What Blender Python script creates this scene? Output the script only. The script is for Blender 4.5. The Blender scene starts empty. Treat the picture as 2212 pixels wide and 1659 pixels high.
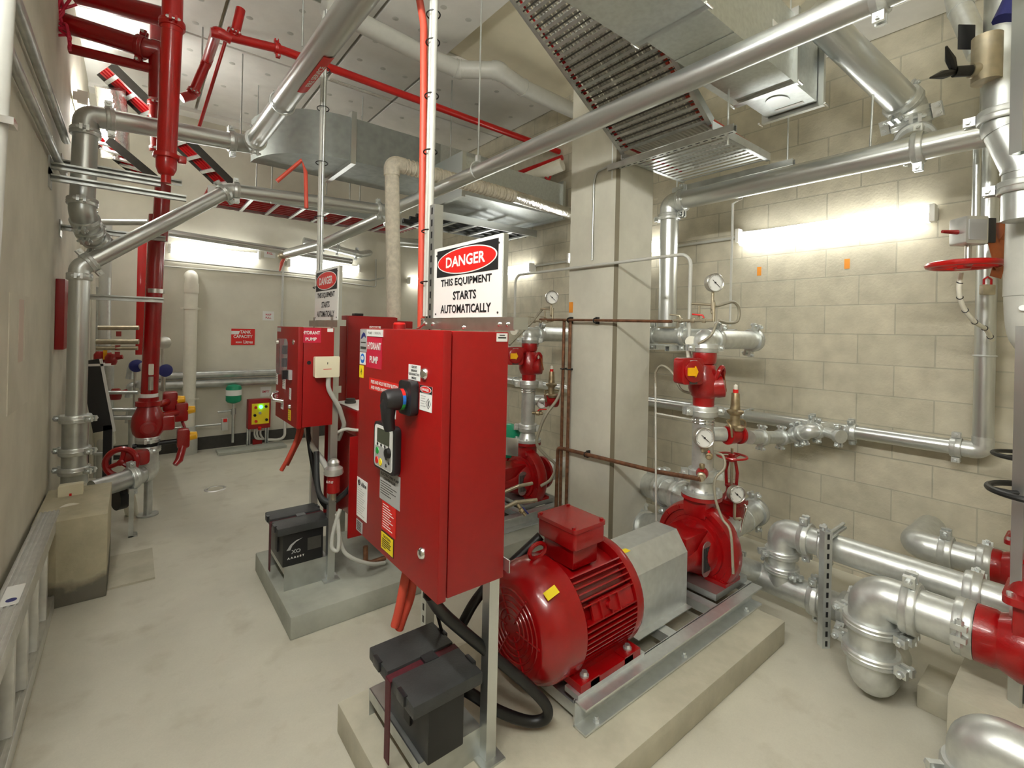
import bpy, bmesh, math, random
from mathutils import Vector, Matrix
random.seed(7)
C = bpy.context.scene.collection
V = Vector
PI = math.pi

# ------------------------------------------------------------------ camera, world, exposure
cam_d = bpy.data.cameras.new('camera')
cam = bpy.data.objects.new('camera', cam_d); C.objects.link(cam)
yaw, roll = math.radians(51.39), math.radians(-1.266)
fwd = V((math.cos(yaw), math.sin(yaw), 0))
r0 = V((math.sin(yaw), -math.cos(yaw), 0)); d0 = V((0, 0, -1))
rgt = math.cos(roll) * r0 + math.sin(roll) * d0
dwn = -math.sin(roll) * r0 + math.cos(roll) * d0
m = Matrix((rgt, -dwn, -fwd)).transposed().to_4x4()
m.translation = V((0, 0, 1.6))
cam.matrix_world = m
cam_d.sensor_width = 36.0
cam_d.lens = 1028.3 / 2212 * 36.0
cam_d.shift_y = -(829.5 - 715.1) / 2212
cam_d.clip_start = 0.02
bpy.context.scene.camera = cam
w = bpy.data.worlds.new('world'); bpy.context.scene.world = w
w.use_nodes = True
w.node_tree.nodes['Background'].inputs[0].default_value = (0.8, 0.82, 0.78, 1)
w.node_tree.nodes['Background'].inputs[1].default_value = 0.3
vs = bpy.context.scene.view_settings
vs.view_transform = 'Standard'; vs.look = 'None'; vs.gamma = 1; vs.exposure = 1.5
vs.use_curve_mapping = False
bpy.context.scene.cycles.max_bounces = 8
bpy.context.scene.cycles.use_denoising = True
bpy.context.scene.cycles.sample_clamp_indirect = 6.0

# ------------------------------------------------------------------ materials
def lin(c):
    return tuple((x / 12.92 if x <= 0.04045 else ((x + 0.055) / 1.055) ** 2.4) for x in c)
def rgb(r, g, b):
    return lin((r / 255, g / 255, b / 255)) + (1,)
def mat(name, col, rough=0.5, metal=0.0, noise=0.0, nscale=20, bump=0.0, bscale=60, col2=None, coat=0.0, rvar=0.0, stretch=None):
    mt = bpy.data.materials.new(name); mt.use_nodes = True
    nt = mt.node_tree; N = nt.nodes; L = nt.links
    b = N['Principled BSDF']
    b.inputs['Base Color'].default_value = col
    b.inputs['Roughness'].default_value = rough
    b.inputs['Metallic'].default_value = metal
    if coat: b.inputs['Coat Weight'].default_value = coat; b.inputs['Coat Roughness'].default_value = 0.08
    if noise or bump or col2 or rvar:
        tc = N.new('ShaderNodeTexCoord'); mp = N.new('ShaderNodeMapping')
        L.new(tc.outputs['Object'], mp.inputs[0])
        if stretch: mp.inputs['Scale'].default_value = stretch
        nz = N.new('ShaderNodeTexNoise'); nz.inputs['Scale'].default_value = nscale
        nz.inputs['Detail'].default_value = 1.5 if metal > .4 else 6; nz.inputs['Roughness'].default_value = 0.6
        L.new(mp.outputs[0], nz.inputs['Vector'])
    if noise or col2:
        mx = N.new('ShaderNodeMix'); mx.data_type = 'RGBA'
        c2 = col2 or tuple(x * (1 - noise) for x in col[:3]) + (1,)
        c1 = col if col2 else tuple(min(1, x * (1 + noise * .5)) for x in col[:3]) + (1,)
        mx.inputs[6].default_value = c1; mx.inputs[7].default_value = c2
        rp = N.new('ShaderNodeMapRange'); rp.inputs[1].default_value = .3; rp.inputs[2].default_value = .7
        L.new(nz.outputs['Fac'], rp.inputs[0]); L.new(rp.outputs[0], mx.inputs[0])
        L.new(mx.outputs[2], b.inputs['Base Color'])
    if rvar:
        rp2 = N.new('ShaderNodeMapRange'); rp2.inputs[1].default_value = .3; rp2.inputs[2].default_value = .7
        rp2.inputs[3].default_value = max(.02, rough - rvar); rp2.inputs[4].default_value = min(1, rough + rvar)
        L.new(nz.outputs['Fac'], rp2.inputs[0]); L.new(rp2.outputs[0], b.inputs['Roughness'])
    if bump:
        n2 = N.new('ShaderNodeTexNoise'); n2.inputs['Scale'].default_value = bscale; n2.inputs['Detail'].default_value = 4
        L.new(mp.outputs[0], n2.inputs['Vector'])
        bp = N.new('ShaderNodeBump'); bp.inputs['Strength'].default_value = bump; bp.inputs['Distance'].default_value = 0.01
        L.new(n2.outputs['Fac'], bp.inputs['Height']); L.new(bp.outputs[0], b.inputs['Normal'])
    return mt
def emis(name, col, s):
    mt = bpy.data.materials.new(name); mt.use_nodes = True
    b = mt.node_tree.nodes['Principled BSDF']
    b.inputs['Base Color'].default_value = col
    b.inputs['Emission Color'].default_value = col; b.inputs['Emission Strength'].default_value = s
    return mt
K = {}
K['galv'] = mat('galvanized_steel', (.63, .65, .64, 1), .30, .92)
K['galvd'] = mat('dull_galvanized', (.54, .56, .54, 1), .36, .85, noise=.18, nscale=12, rvar=.05)
K['bright'] = mat('new_galvanized', (.72, .75, .75, 1), .36, .8, noise=.08, nscale=25)
K['silver'] = mat('silver_paint', (.66, .68, .66, 1), .36, .75, noise=.1, nscale=30, bump=.05, bscale=120)
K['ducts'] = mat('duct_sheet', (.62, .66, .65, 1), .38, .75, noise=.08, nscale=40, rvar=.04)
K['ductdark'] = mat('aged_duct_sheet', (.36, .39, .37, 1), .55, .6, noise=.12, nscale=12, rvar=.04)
K['red'] = mat('gloss_red_paint', rgb(150, 5, 9), .26, 0, noise=.12, nscale=8, coat=.3, bump=.02, bscale=80)
K['redp'] = mat('red_powder_coat', rgb(148, 4, 5), .42, 0, noise=.06, nscale=40, bump=.06, bscale=350)
K['redpipe'] = mat('bright_red_paint', rgb(180, 12, 10), .3, 0, noise=.08, nscale=9, coat=.25)
K['redcast'] = mat('cast_red_paint', rgb(150, 5, 9), .3, 0, noise=.15, nscale=14, coat=.3, bump=.12, bscale=90)
K['orange'] = mat('orange_conduit', rgb(200, 74, 54), .5)
K['wall'] = mat('precast_concrete', rgb(208, 203, 186), .85, 0, noise=.16, nscale=2.2, bump=.12, bscale=14)
K['farwall'] = mat('pale_concrete', rgb(214, 210, 194), .85, 0, noise=.13, nscale=1.6, bump=.1, bscale=12)
K['col'] = mat('column_concrete', rgb(204, 201, 186), .8, 0, noise=.15, nscale=3, bump=.1, bscale=25)
K['ceil'] = mat('slab_concrete', rgb(222, 214, 188), .9, 0, noise=.14, nscale=1.5, bump=.1, bscale=9)
K['board'] = mat('insulation_board', rgb(232, 230, 224), .5, .15, noise=.08, nscale=4)
K['foil'] = mat('crumpled_foil', (.85, .85, .83, 1), .22, 1, noise=.1, bump=1.0, bscale=30)
K['plinth'] = mat('plinth_concrete', rgb(184, 179, 160), .85, 0, noise=.2, nscale=5, bump=.2, bscale=30)
K['plinthg'] = mat('painted_plinth', rgb(166, 168, 156), .8, 0, noise=.22, nscale=4, bump=.2, bscale=25)
K['block'] = mat('beige_concrete_block', rgb(182, 174, 148), .85, 0, noise=.15, nscale=9, bump=.2, bscale=40)
K['black'] = mat('black_rubber', (.006, .006, .006, 1), .42)
K['blackp'] = mat('black_plastic', (.016, .016, .018, 1), .35, bump=.04, bscale=200)
K['greyp'] = mat('dark_grey_plastic', (.038, .04, .04, 1), .5, noise=.35, nscale=9, bump=.1, bscale=150)
K['bat'] = mat('battery_body', (.006, .006, .007, 1), .4)
K['gpvc'] = mat('grey_pvc', rgb(190, 190, 182), .4, 0, noise=.05)
K['wpvc'] = mat('white_pvc', rgb(226, 222, 206), .4, 0, noise=.05)
K['cream'] = mat('cream_plastic', rgb(226, 218, 190), .45)
K['brass'] = mat('brass', (.50, .44, .32, 1), .4, .75, noise=.2)
K['bronze'] = mat('bronze', (.38, .30, .18, 1), .45, .8, noise=.3, nscale=30)
K['copper'] = mat('aged_copper', (.23, .105, .055, 1), .45, .55, noise=.4, nscale=25)
K['chrome'] = mat('chrome', (.8, .8, .8, 1), .12, 1)
K['steel'] = mat('stainless', (.62, .60, .56, 1), .3, .95, noise=.1)
K['white'] = mat('white_label', rgb(232, 232, 228), .45)
K['grey'] = mat('grey_label', rgb(170, 170, 168), .5)
K['yellow'] = mat('yellow_label', rgb(240, 214, 30), .45)
K['ylw'] = mat('yellow_paint', rgb(238, 178, 10), .4)
K['blue'] = mat('blue_ink', rgb(30, 110, 200), .45)
K['dblue'] = mat('dark_blue_paint', rgb(30, 36, 110), .4)
K['ink'] = mat('black_ink', (.01, .01, .012, 1), .5)
K['redink'] = mat('red_ink', rgb(214, 30, 24), .45)
K['magenta'] = mat('pinkish_red_label', rgb(196, 28, 60), .45)
K['green'] = mat('green_paint', rgb(10, 140, 100), .35)
K['greenb'] = mat('green_button', rgb(40, 160, 70), .4)
K['olive'] = mat('lcd_glass', rgb(74, 80, 66), .2)
K['otag'] = mat('orange_card', rgb(222, 140, 40), .6)
K['leather'] = mat('brown_strap', rgb(160, 84, 36), .5, noise=.2)
K['rope'] = mat('lagging_cloth', rgb(208, 200, 182), .85, noise=.2, nscale=30, bump=.5, bscale=60)
K['cable'] = mat('grey_cable', rgb(196, 194, 184), .5); K['faded'] = mat('faded_print', rgb(204, 184, 170), .8); K['braid'] = mat('braided_sleeve', rgb(150, 144, 126), .5, .2)
K['strip'] = mat('column_joint_strip', rgb(118, 110, 90), .7)
K['drk'] = mat('dark_paint', rgb(64, 62, 56), .6, noise=.2)
K['strap'] = mat('maroon_strap', rgb(84, 24, 34), .6, noise=.3, nscale=90)
K['alu'] = mat('aluminium', (.72, .72, .70, 1), .35, .8, noise=.1)
K['lampbody'] = mat('lamp_housing', rgb(232, 230, 222), .4)
K['lamp'] = emis('lamp_diffuser', (1.0, 1.0, .96, 1), 4.5); K['lampe'] = emis('end_wall_diffuser', (1.0, 1.0, .96, 1), 4.0); K['lampf'] = emis('far_lamp_diffuser', (1.0, 1.0, .96, 1), 18.0); K['lampb'] = emis('bright_lamp_diffuser', (1.0, 1.0, .96, 1), 40.0)  # the last two glow only on lamps added for fill
K['led'] = emis('green_lamp', (.05, .9, .65, 1), 3.0)
g = bpy.data.materials.new('clear_plastic'); g.use_nodes = True
gb = g.node_tree.nodes['Principled BSDF']; gb.inputs['Transmission Weight'].default_value = .9; gb.inputs['Roughness'].default_value = .1; gb.inputs['IOR'].default_value = 1.1
K['clear'] = g

def floor_mat():
    mt = mat('concrete_floor', rgb(201, 197, 181), .55, 0, noise=.14, nscale=1.3, bump=.06, bscale=18, rvar=.12)
    nt = mt.node_tree; N = nt.nodes; L = nt.links; b = N['Principled BSDF']
    src = b.inputs['Base Color'].links[0].from_socket
    tc = N.new('ShaderNodeTexCoord'); nz = N.new('ShaderNodeTexNoise'); nz.inputs['Scale'].default_value = 5; nz.inputs['Detail'].default_value = 8
    L.new(tc.outputs['Object'], nz.inputs['Vector'])
    rp = N.new('ShaderNodeMapRange'); rp.inputs[1].default_value = .56; rp.inputs[2].default_value = .78; rp.inputs[4].default_value = .4
    L.new(nz.outputs['Fac'], rp.inputs[0])
    mx = N.new('ShaderNodeMix'); mx.data_type = 'RGBA'; mx.inputs[7].default_value = rgb(140, 128, 102)
    L.new(src, mx.inputs[6]); L.new(rp.outputs[0], mx.inputs[0])
    n3 = N.new('ShaderNodeTexNoise'); n3.inputs['Scale'].default_value = 160
    L.new(tc.outputs['Object'], n3.inputs['Vector'])
    m2 = N.new('ShaderNodeMix'); m2.data_type = 'RGBA'; m2.blend_type = 'MULTIPLY'; m2.inputs[0].default_value = .35
    L.new(mx.outputs[2], m2.inputs[6]); L.new(n3.outputs['Color'], m2.inputs[7])
    cr = N.new('ShaderNodeRGBToBW'); L.new(n3.outputs['Color'], cr.inputs[0])
    sc = N.new('ShaderNodeMapRange'); sc.inputs[3].default_value = .7; sc.inputs[4].default_value = 1.15
    L.new(cr.outputs[0], sc.inputs[0]); L.new(sc.outputs[0], m2.inputs[7])
    L.new(m2.outputs[2], b.inputs['Base Color'])
    return mt
def block_mat():
    mt = bpy.data.materials.new('concrete_blockwork'); mt.use_nodes = True
    nt = mt.node_tree; N = nt.nodes; L = nt.links; b = N['Principled BSDF']; b.inputs['Roughness'].default_value = .85
    tc = N.new('ShaderNodeTexCoord'); sp = N.new('ShaderNodeSeparateXYZ'); cb = N.new('ShaderNodeCombineXYZ')
    L.new(tc.outputs['Object'], sp.inputs[0])
    ay = N.new('ShaderNodeMath'); ay.inputs[1].default_value = -.26
    az = N.new('ShaderNodeMath'); az.inputs[1].default_value = -.03
    L.new(sp.outputs[1], ay.inputs[0]); L.new(sp.outputs[2], az.inputs[0])
    L.new(ay.outputs[0], cb.inputs[0]); L.new(az.outputs[0], cb.inputs[1])
    br = N.new('ShaderNodeTexBrick')
    br.inputs['Scale'].default_value = 1; br.inputs['Brick Width'].default_value = .4; br.inputs['Row Height'].default_value = .2
    br.inputs['Mortar Size'].default_value = .004; br.inputs['Mortar Smooth'].default_value = .15; br.inputs['Bias'].default_value = 0
    br.inputs['Color1'].default_value = rgb(196, 189, 168); br.inputs['Color2'].default_value = rgb(186, 180, 160); br.inputs['Mortar'].default_value = rgb(172, 167, 150)
    L.new(cb.outputs[0], br.inputs['Vector'])
    nz = N.new('ShaderNodeTexNoise'); nz.inputs['Scale'].default_value = 9; nz.inputs['Detail'].default_value = 8
    L.new(tc.outputs['Object'], nz.inputs['Vector'])
    mr = N.new('ShaderNodeMapRange'); mr.inputs[1].default_value = .3; mr.inputs[2].default_value = .7; mr.inputs[3].default_value = .86; mr.inputs[4].default_value = 1.1
    L.new(nz.outputs['Fac'], mr.inputs[0])
    mx = N.new('ShaderNodeMix'); mx.data_type = 'RGBA'; mx.blend_type = 'MULTIPLY'; mx.inputs[0].default_value = 1
    L.new(br.outputs['Color'], mx.inputs[6]); L.new(mr.outputs[0], mx.inputs[7])
    L.new(mx.outputs[2], b.inputs['Base Color'])
    n2 = N.new('ShaderNodeTexNoise'); n2.inputs['Scale'].default_value = 70
    L.new(tc.outputs['Object'], n2.inputs['Vector'])
    ma = N.new('ShaderNodeMath'); ma.operation = 'MULTIPLY_ADD'; ma.inputs[1].default_value = -1.0
    L.new(br.outputs['Fac'], ma.inputs[0])
    m4 = N.new('ShaderNodeMath'); m4.operation = 'MULTIPLY'; m4.inputs[1].default_value = .25
    L.new(n2.outputs['Fac'], m4.inputs[0]); L.new(m4.outputs[0], ma.inputs[2])
    bp = N.new('ShaderNodeBump'); bp.inputs['Strength'].default_value = .8; bp.inputs['Distance'].default_value = .008
    L.new(ma.outputs[0], bp.inputs['Height']); L.new(bp.outputs[0], b.inputs['Normal'])
    return mt
def stain(mt, z0, z1, col):
    # damp stain with a ragged upper edge
    nt = mt.node_tree; N = nt.nodes; L = nt.links; b = N['Principled BSDF']
    src = b.inputs['Base Color'].links[0].from_socket
    tc = N.new('ShaderNodeTexCoord'); sp = N.new('ShaderNodeSeparateXYZ'); L.new(tc.outputs['Object'], sp.inputs[0])
    nz = N.new('ShaderNodeTexNoise'); nz.inputs['Scale'].default_value = 9; nz.inputs['Detail'].default_value = 6; L.new(tc.outputs['Object'], nz.inputs['Vector'])
    a = N.new('ShaderNodeMath'); a.operation = 'MULTIPLY_ADD'; a.inputs[1].default_value = .16; L.new(nz.outputs['Fac'], a.inputs[0]); L.new(sp.outputs[2], a.inputs[2])
    r = N.new('ShaderNodeMapRange'); r.inputs[1].default_value = z0; r.inputs[2].default_value = z1; r.inputs[3].default_value = .75; r.inputs[4].default_value = 0; L.new(a.outputs[0], r.inputs[0])
    mx = N.new('ShaderNodeMix'); mx.data_type = 'RGBA'; mx.inputs[7].default_value = col
    L.new(src, mx.inputs[6]); L.new(r.outputs[0], mx.inputs[0]); L.new(mx.outputs[2], b.inputs['Base Color'])
stain(K['block'], .18, .22, rgb(70, 68, 66))
K['floor'] = floor_mat(); K['blockwall'] = block_mat()

# ------------------------------------------------------------------ object helpers
ORG = {}
def tag(o, label, cat, group=None, kind=None):
    o['label'] = label; o['category'] = cat
    if group: o['group'] = group
    if kind: o['kind'] = kind
    return o
def thing(name, label, cat, loc=(0, 0, 0), group=None):
    o = bpy.data.objects.new(name, None); C.objects.link(o)
    o.empty_display_size = .05; o.location = loc; ORG[o.name] = V(loc)
    return tag(o, label, cat, group)
def kids(o): return [c for c in bpy.data.objects if c.parent == o]
def copy_tree(o, dv, label=None, group=None, skip=(), parent=None):
    c = o.copy(); C.objects.link(c)
    if parent is not None: c.parent = parent
    else:
        c.location = o.location + V(dv); ORG[c.name] = V(c.location)
        if label: c['label'] = label
        if group: c['group'] = group
    for ch in kids(o):
        if ch.name.split('.')[0] not in skip: copy_tree(ch, dv, skip=skip, parent=c)
    return c
def ortho(d):
    d = V(d).normalized()
    a = V((0, 0, 1)) if abs(d.z) < .9 else V((1, 0, 0))
    u = d.cross(a).normalized(); return u, d.cross(u).normalized()
def fillet(pts, R, seg=6):
    pts = [V(p) for p in pts]
    if R <= 0 or len(pts) < 3: return pts
    out = [pts[0]]
    for i in range(1, len(pts) - 1):
        a, p, b = pts[i - 1], pts[i], pts[i + 1]
        d1 = (a - p).normalized(); d2 = (b - p).normalized()
        ang = d1.angle(d2, PI)
        if ang > PI - .05: out.append(p); continue
        t = R / math.tan(ang / 2); t = min(t, (a - p).length * .48, (b - p).length * .48)
        Re = t * math.tan(ang / 2); bis = (d1 + d2).normalized(); cc = p + bis * (Re / math.sin(ang / 2))
        s = p + d1 * t - cc; e = p + d2 * t - cc; tot = s.angle(e); ax = s.cross(e).normalized()
        for k in range(seg + 1): out.append(cc + Matrix.Rotation(tot * k / seg, 3, ax) @ s)
    out.append(pts[-1]); return out
class M:
    def __init__(s): s.v = []; s.f = []; s.mi = []; s.cur = 0
    def add(s, vs, fs):
        o = len(s.v); s.v += [V(p) for p in vs]; s.f += [tuple(i + o for i in q) for q in fs]; s.mi += [s.cur] * len(fs); return s
    def mt(s, i): s.cur = i; return s
    def box(s, lo, hi):
        x0, y0, z0 = lo; x1, y1, z1 = hi
        return s.add([(x0, y0, z0), (x1, y0, z0), (x1, y1, z0), (x0, y1, z0), (x0, y0, z1), (x1, y0, z1), (x1, y1, z1), (x0, y1, z1)],
                     [(0, 3, 2, 1), (4, 5, 6, 7), (0, 1, 5, 4), (1, 2, 6, 5), (2, 3, 7, 6), (3, 0, 4, 7)])
    def cbox(s, c, sz, u=None, v=None):
        c = V(c); u = V(u or (1, 0, 0)).normalized(); v = V(v or (0, 1, 0)).normalized(); n = u.cross(v)
        a, b, d = sz[0] / 2, sz[1] / 2, sz[2] / 2
        P = [c + u * (a * i) + v * (b * j) + n * (d * k) for k in (-1, 1) for i, j in ((-1, -1), (1, -1), (1, 1), (-1, 1))]
        return s.add(P, [(0, 3, 2, 1), (4, 5, 6, 7), (0, 1, 5, 4), (1, 2, 6, 5), (2, 3, 7, 6), (3, 0, 4, 7)])
    def rbox(s, c, sz, r, u=None, v=None, seg=3):
        # box with rounded corners in its u-v outline, thickness along n
        u = V(u or (1, 0, 0)).normalized(); v = V(v or (0, 1, 0)).normalized()
        a, b = sz[0] / 2, sz[1] / 2; poly = []
        for cx, cy, st in ((a - r, b - r, 0), (-a + r, b - r, 1), (-a + r, -b + r, 2), (a - r, -b + r, 3)):
            for k in range(seg + 1):
                t = (st + k / seg) * PI / 2; poly.append((cx + r * math.cos(t), cy + r * math.sin(t)))
        return s.prism(poly, V(c) - u.cross(v) * sz[2] / 2, u, v, sz[2])
    def prism(s, poly, o, u, v, depth):
        o = V(o); u = V(u).normalized(); v = V(v).normalized(); n = u.cross(v); k = len(poly)
        P = [o + u * x + v * y for x, y in poly] + [o + u * x + v * y + n * depth for x, y in poly]
        F = [tuple(range(k))[::-1], tuple(range(k, 2 * k))] + [(i, (i + 1) % k, k + (i + 1) % k, k + i) for i in range(k)]
        return s.add(P, F)
    def tube(s, pts, r, n=14, cap=True, closed=False):
        pts = [V(p) for p in pts]; N = len(pts); u = None; rings = []
        for i, p in enumerate(pts):
            if closed: t = (pts[(i + 1) % N] - pts[i - 1]).normalized()
            else: t = (pts[min(i + 1, N - 1)] - pts[max(i - 1, 0)]).normalized()
            if u is None: u, _ = ortho(t)
            u = (u - t * u.dot(t)).normalized(); w_ = t.cross(u)
            rr = r[i] if isinstance(r, (list, tuple)) else r
            rings.append([p + (u * math.cos(2 * PI * k / n) + w_ * math.sin(2 * PI * k / n)) * rr for k in range(n)])
        P = [q for rg in rings for q in rg]; F = []
        for i in range(N if closed else N - 1):
            j = (i + 1) % N
            for k in range(n):
                k2 = (k + 1) % n; F.append((i * n + k, i * n + k2, j * n + k2, j * n + k))
        if cap and not closed: F += [tuple(range(n))[::-1], tuple(range((N - 1) * n, N * n))]
        return s.add(P, F)
    def cyl(s, a, b, r, r2=None, n=20): return s.tube([a, b], [r, r if r2 is None else r2], n)
    def lathe(s, o, ax, prof, n=24):
        # profile of (distance along axis, radius)
        o = V(o); ax = V(ax).normalized(); u, w_ = ortho(ax); P = []; F = []
        for h, r in prof:
            P += [o + ax * h + (u * math.cos(2 * PI * k / n) + w_ * math.sin(2 * PI * k / n)) * max(r, 1e-5) for k in range(n)]
        for i in range(len(prof) - 1):
            for k in range(n):
                k2 = (k + 1) % n; F.append((i * n + k, i * n + k2, (i + 1) * n + k2, (i + 1) * n + k))
        F += [tuple(range(n))[::-1], tuple(range((len(prof) - 1) * n, len(prof) * n))]
        return s.add(P, F)
    def ring(s, c, ax, R, r, n=28, m_=8):
        u, w_ = ortho(ax); c = V(c)
        return s.tube([c + (u * math.cos(2 * PI * k / n) + w_ * math.sin(2 * PI * k / n)) * R for k in range(n)], r, m_, closed=True)
    def ball(s, c, r, n=14, sz=1.0):
        return s.lathe(c, (0, 0, 1), [(-math.cos(PI * k / 8) * r * sz, math.sin(PI * k / 8) * r) for k in range(9)], n)
    def build(s, name, mats, parent=None, smooth=40, bevel=0, loc=None):
        me = bpy.data.meshes.new(name)
        top = parent
        org = V(loc) if loc is not None else V((0, 0, 0))
        if parent is not None: org = ORG[parent.name]
        bm = bmesh.new()
        bv = [bm.verts.new(p - org) for p in s.v]
        for q, mi in zip(s.f, s.mi):
            try: fc = bm.faces.new([bv[i] for i in q]); fc.material_index = mi
            except ValueError: pass
        if bevel:
            bmesh.ops.remove_doubles(bm, verts=bm.verts[:], dist=1e-6)
            es = [e for e in bm.edges if len(e.link_faces) == 2 and e.calc_face_angle(0) > .6]
            bmesh.ops.bevel(bm, geom=es, offset=bevel, segments=2, affect='EDGES', profile=.6)
        bmesh.ops.recalc_face_normals(bm, faces=bm.faces[:])
        bm.to_mesh(me); bm.free()
        for mm in (mats if isinstance(mats, (list, tuple)) else [mats]): me.materials.append(K[mm] if isinstance(mm, str) else mm)
        if smooth:
            me.polygons.foreach_set('use_smooth', [True] * len(me.polygons)); me.set_sharp_from_angle(angle=math.radians(smooth))
        o = bpy.data.objects.new(name, me); C.objects.link(o)
        if parent is not None: o.parent = parent
        else: o.location = org
        ORG[o.name] = org
        return o
def words(txt, w_, h, c, u, v, mt, parent, name='lettering', ext=.0006):
    # lettering fitted to width w_ and height h, centred on c in the u-v plane
    cu = bpy.data.curves.new(name, 'FONT'); cu.body = txt; cu.align_x = 'CENTER'; cu.align_y = 'CENTER'; cu.resolution_u = 2; cu.offset = .028
    to = bpy.data.objects.new('tmp', cu); C.objects.link(to)
    dg = bpy.context.evaluated_depsgraph_get(); me = bpy.data.meshes.new_from_object(to.evaluated_get(dg))
    bpy.data.objects.remove(to); bpy.data.curves.remove(cu)
    xs = [p.co.x for p in me.vertices]; ys = [p.co.y for p in me.vertices]
    cx, cy = (max(xs) + min(xs)) / 2, (max(ys) + min(ys)) / 2; sx, sy = w_ / (max(xs) - min(xs)), h / (max(ys) - min(ys))
    u = V(u); v = V(v); n = u.cross(v); org = ORG[parent.name]
    for p in me.vertices: p.co = V(c) + u * ((p.co.x - cx) * sx) + v * ((p.co.y - cy) * sy) + n * ext - org
    me.name = name; me.materials.clear(); me.materials.append(K[mt])
    o = bpy.data.objects.new(name, me); C.objects.link(o); o.parent = parent; ORG[o.name] = org
    return o
def coupling(c, ax, r, parent, mt='silver', ear=None, w_=.05, bolts=True):
    # grooved pipe clamp: two-part ring with bolt ears
    c = V(c); ax = V(ax).normalized(); k = r * .16 + .006
    b = M().lathe(c - ax * w_ / 2, ax, [(0, r), (0, r + k * .75), (w_ * .15, r + k), (w_ * .4, r + k * .9), (w_ * .5, r + k * 1.05), (w_ * .6, r + k * .9), (w_ * .85, r + k), (w_, r + k * .75), (w_, r)], 26)
    u, v = ortho(ax)
    e = V(ear).normalized() if ear else (V((0, 0, 1)) if abs(ax.z) < .7 else u)
    e = (e - ax * e.dot(ax)).normalized(); t = ax.cross(e)
    q = r * .22 + .008
    for s in (-1, 1):
        for s2 in (-1, 1): b.cbox(c + e * s * (r + k + q * .75) + t * s2 * q * .75, (w_ * .75, q * 1.7, q * .7), ax, e)
    o = b.build('coupling', mt, parent)
    if bolts:
        for s in (-1, 1):
            bb = M(); p = c + e * s * (r + k + q * .95); bb.cyl(p - t * q * 1.9, p + t * q * 1.9, q * .28, n=8); bb.cyl(p + t * q * 1.1, p + t * q * 1.7, q * .5, n=6)
            bb.cyl(p - t * q * 1.7, p - t * q * 1.1, q * .5, n=6)
            bb.build('bolt', 'bright', o)
    return o
def run(label, pts, r, mt='galv', emt=None, cpl='e', ends='', name='steel_pipe', R=None, cat='pipe', cmt='silver', group=None, bolts=True, n=22, extra=(), efat=1.06, ear=None):
    # a pipe run: straight lengths, bends, clamps at each bend (cpl='e') and at its ends ('s','t')
    pts = [V(p) for p in pts]; emt = emt or mt; R = R or r * 2.6
    t = thing(name, label, cat, pts[0], group)
    cut = [0.0] * len(pts)
    for i in range(1, len(pts) - 1):
        d1 = (pts[i - 1] - pts[i]).normalized(); d2 = (pts[i + 1] - pts[i]).normalized(); ang = d1.angle(d2)
        cut[i] = min(R / math.tan(ang / 2), (pts[i - 1] - pts[i]).length * .49, (pts[i + 1] - pts[i]).length * .49)
        path = fillet([pts[i] + d1 * cut[i] * 1.0001, pts[i], pts[i] + d2 * cut[i] * 1.0001], R * .999, 9)
        M().tube(path, r * efat, n).build('elbow', emt, t)
        if cpl == 'e':
            for d in (d1, d2): coupling(pts[i] + d * (cut[i] + .01), d, r, t, cmt, ear, w_=.03 + r * .3, bolts=bolts)
    for i in range(len(pts) - 1):
        d = (pts[i + 1] - pts[i]).normalized(); a = pts[i] + d * cut[i]; b = pts[i + 1] - d * cut[i + 1]
        if (b - a).length > .004: M().cyl(a, b, r, n=n).build('pipe_length', mt, t)
    if 's' in ends: coupling(pts[0], pts[1] - pts[0], r, t, cmt, ear, w_=.03 + r * .3, bolts=bolts)
    if 't' in ends: coupling(pts[-1], pts[-1] - pts[-2], r, t, cmt, ear, w_=.03 + r * .3, bolts=bolts)
    for (i, f) in extra: coupling(pts[i].lerp(pts[i + 1], f), pts[i + 1] - pts[i], r, t, cmt, ear, w_=.03 + r * .3, bolts=bolts)
    return t
def wire(name, label, pts, r, mt, cat, R=.06, n=10, group=None):
    pts = [V(p) for p in pts]
    return tag(M().tube(fillet(pts, R, 6), r, n).build(name, mt, loc=pts[0]), label, cat, group)
def smooth_pts(pts, k=6):
    pts = [V(p) for p in pts]; P = [pts[0] * 2 - pts[1]] + pts + [pts[-1] * 2 - pts[-2]]; out = []
    for i in range(1, len(P) - 2):
        for j in range(k):
            t = j / k; a, b, c, d = P[i - 1:i + 3]
            out.append(.5 * ((2 * b) + (c - a) * t + (2 * a - 5 * b + 4 * c - d) * t * t + (3 * b - a - 3 * c + d) * t ** 3))
    return out + [pts[-1]]
def hose(name, label, pts, r, mt, cat, n=12, group=None):
    return tag(M().tube(smooth_pts(pts), r, n).build(name, mt, loc=pts[0]), label, cat, group)
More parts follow.
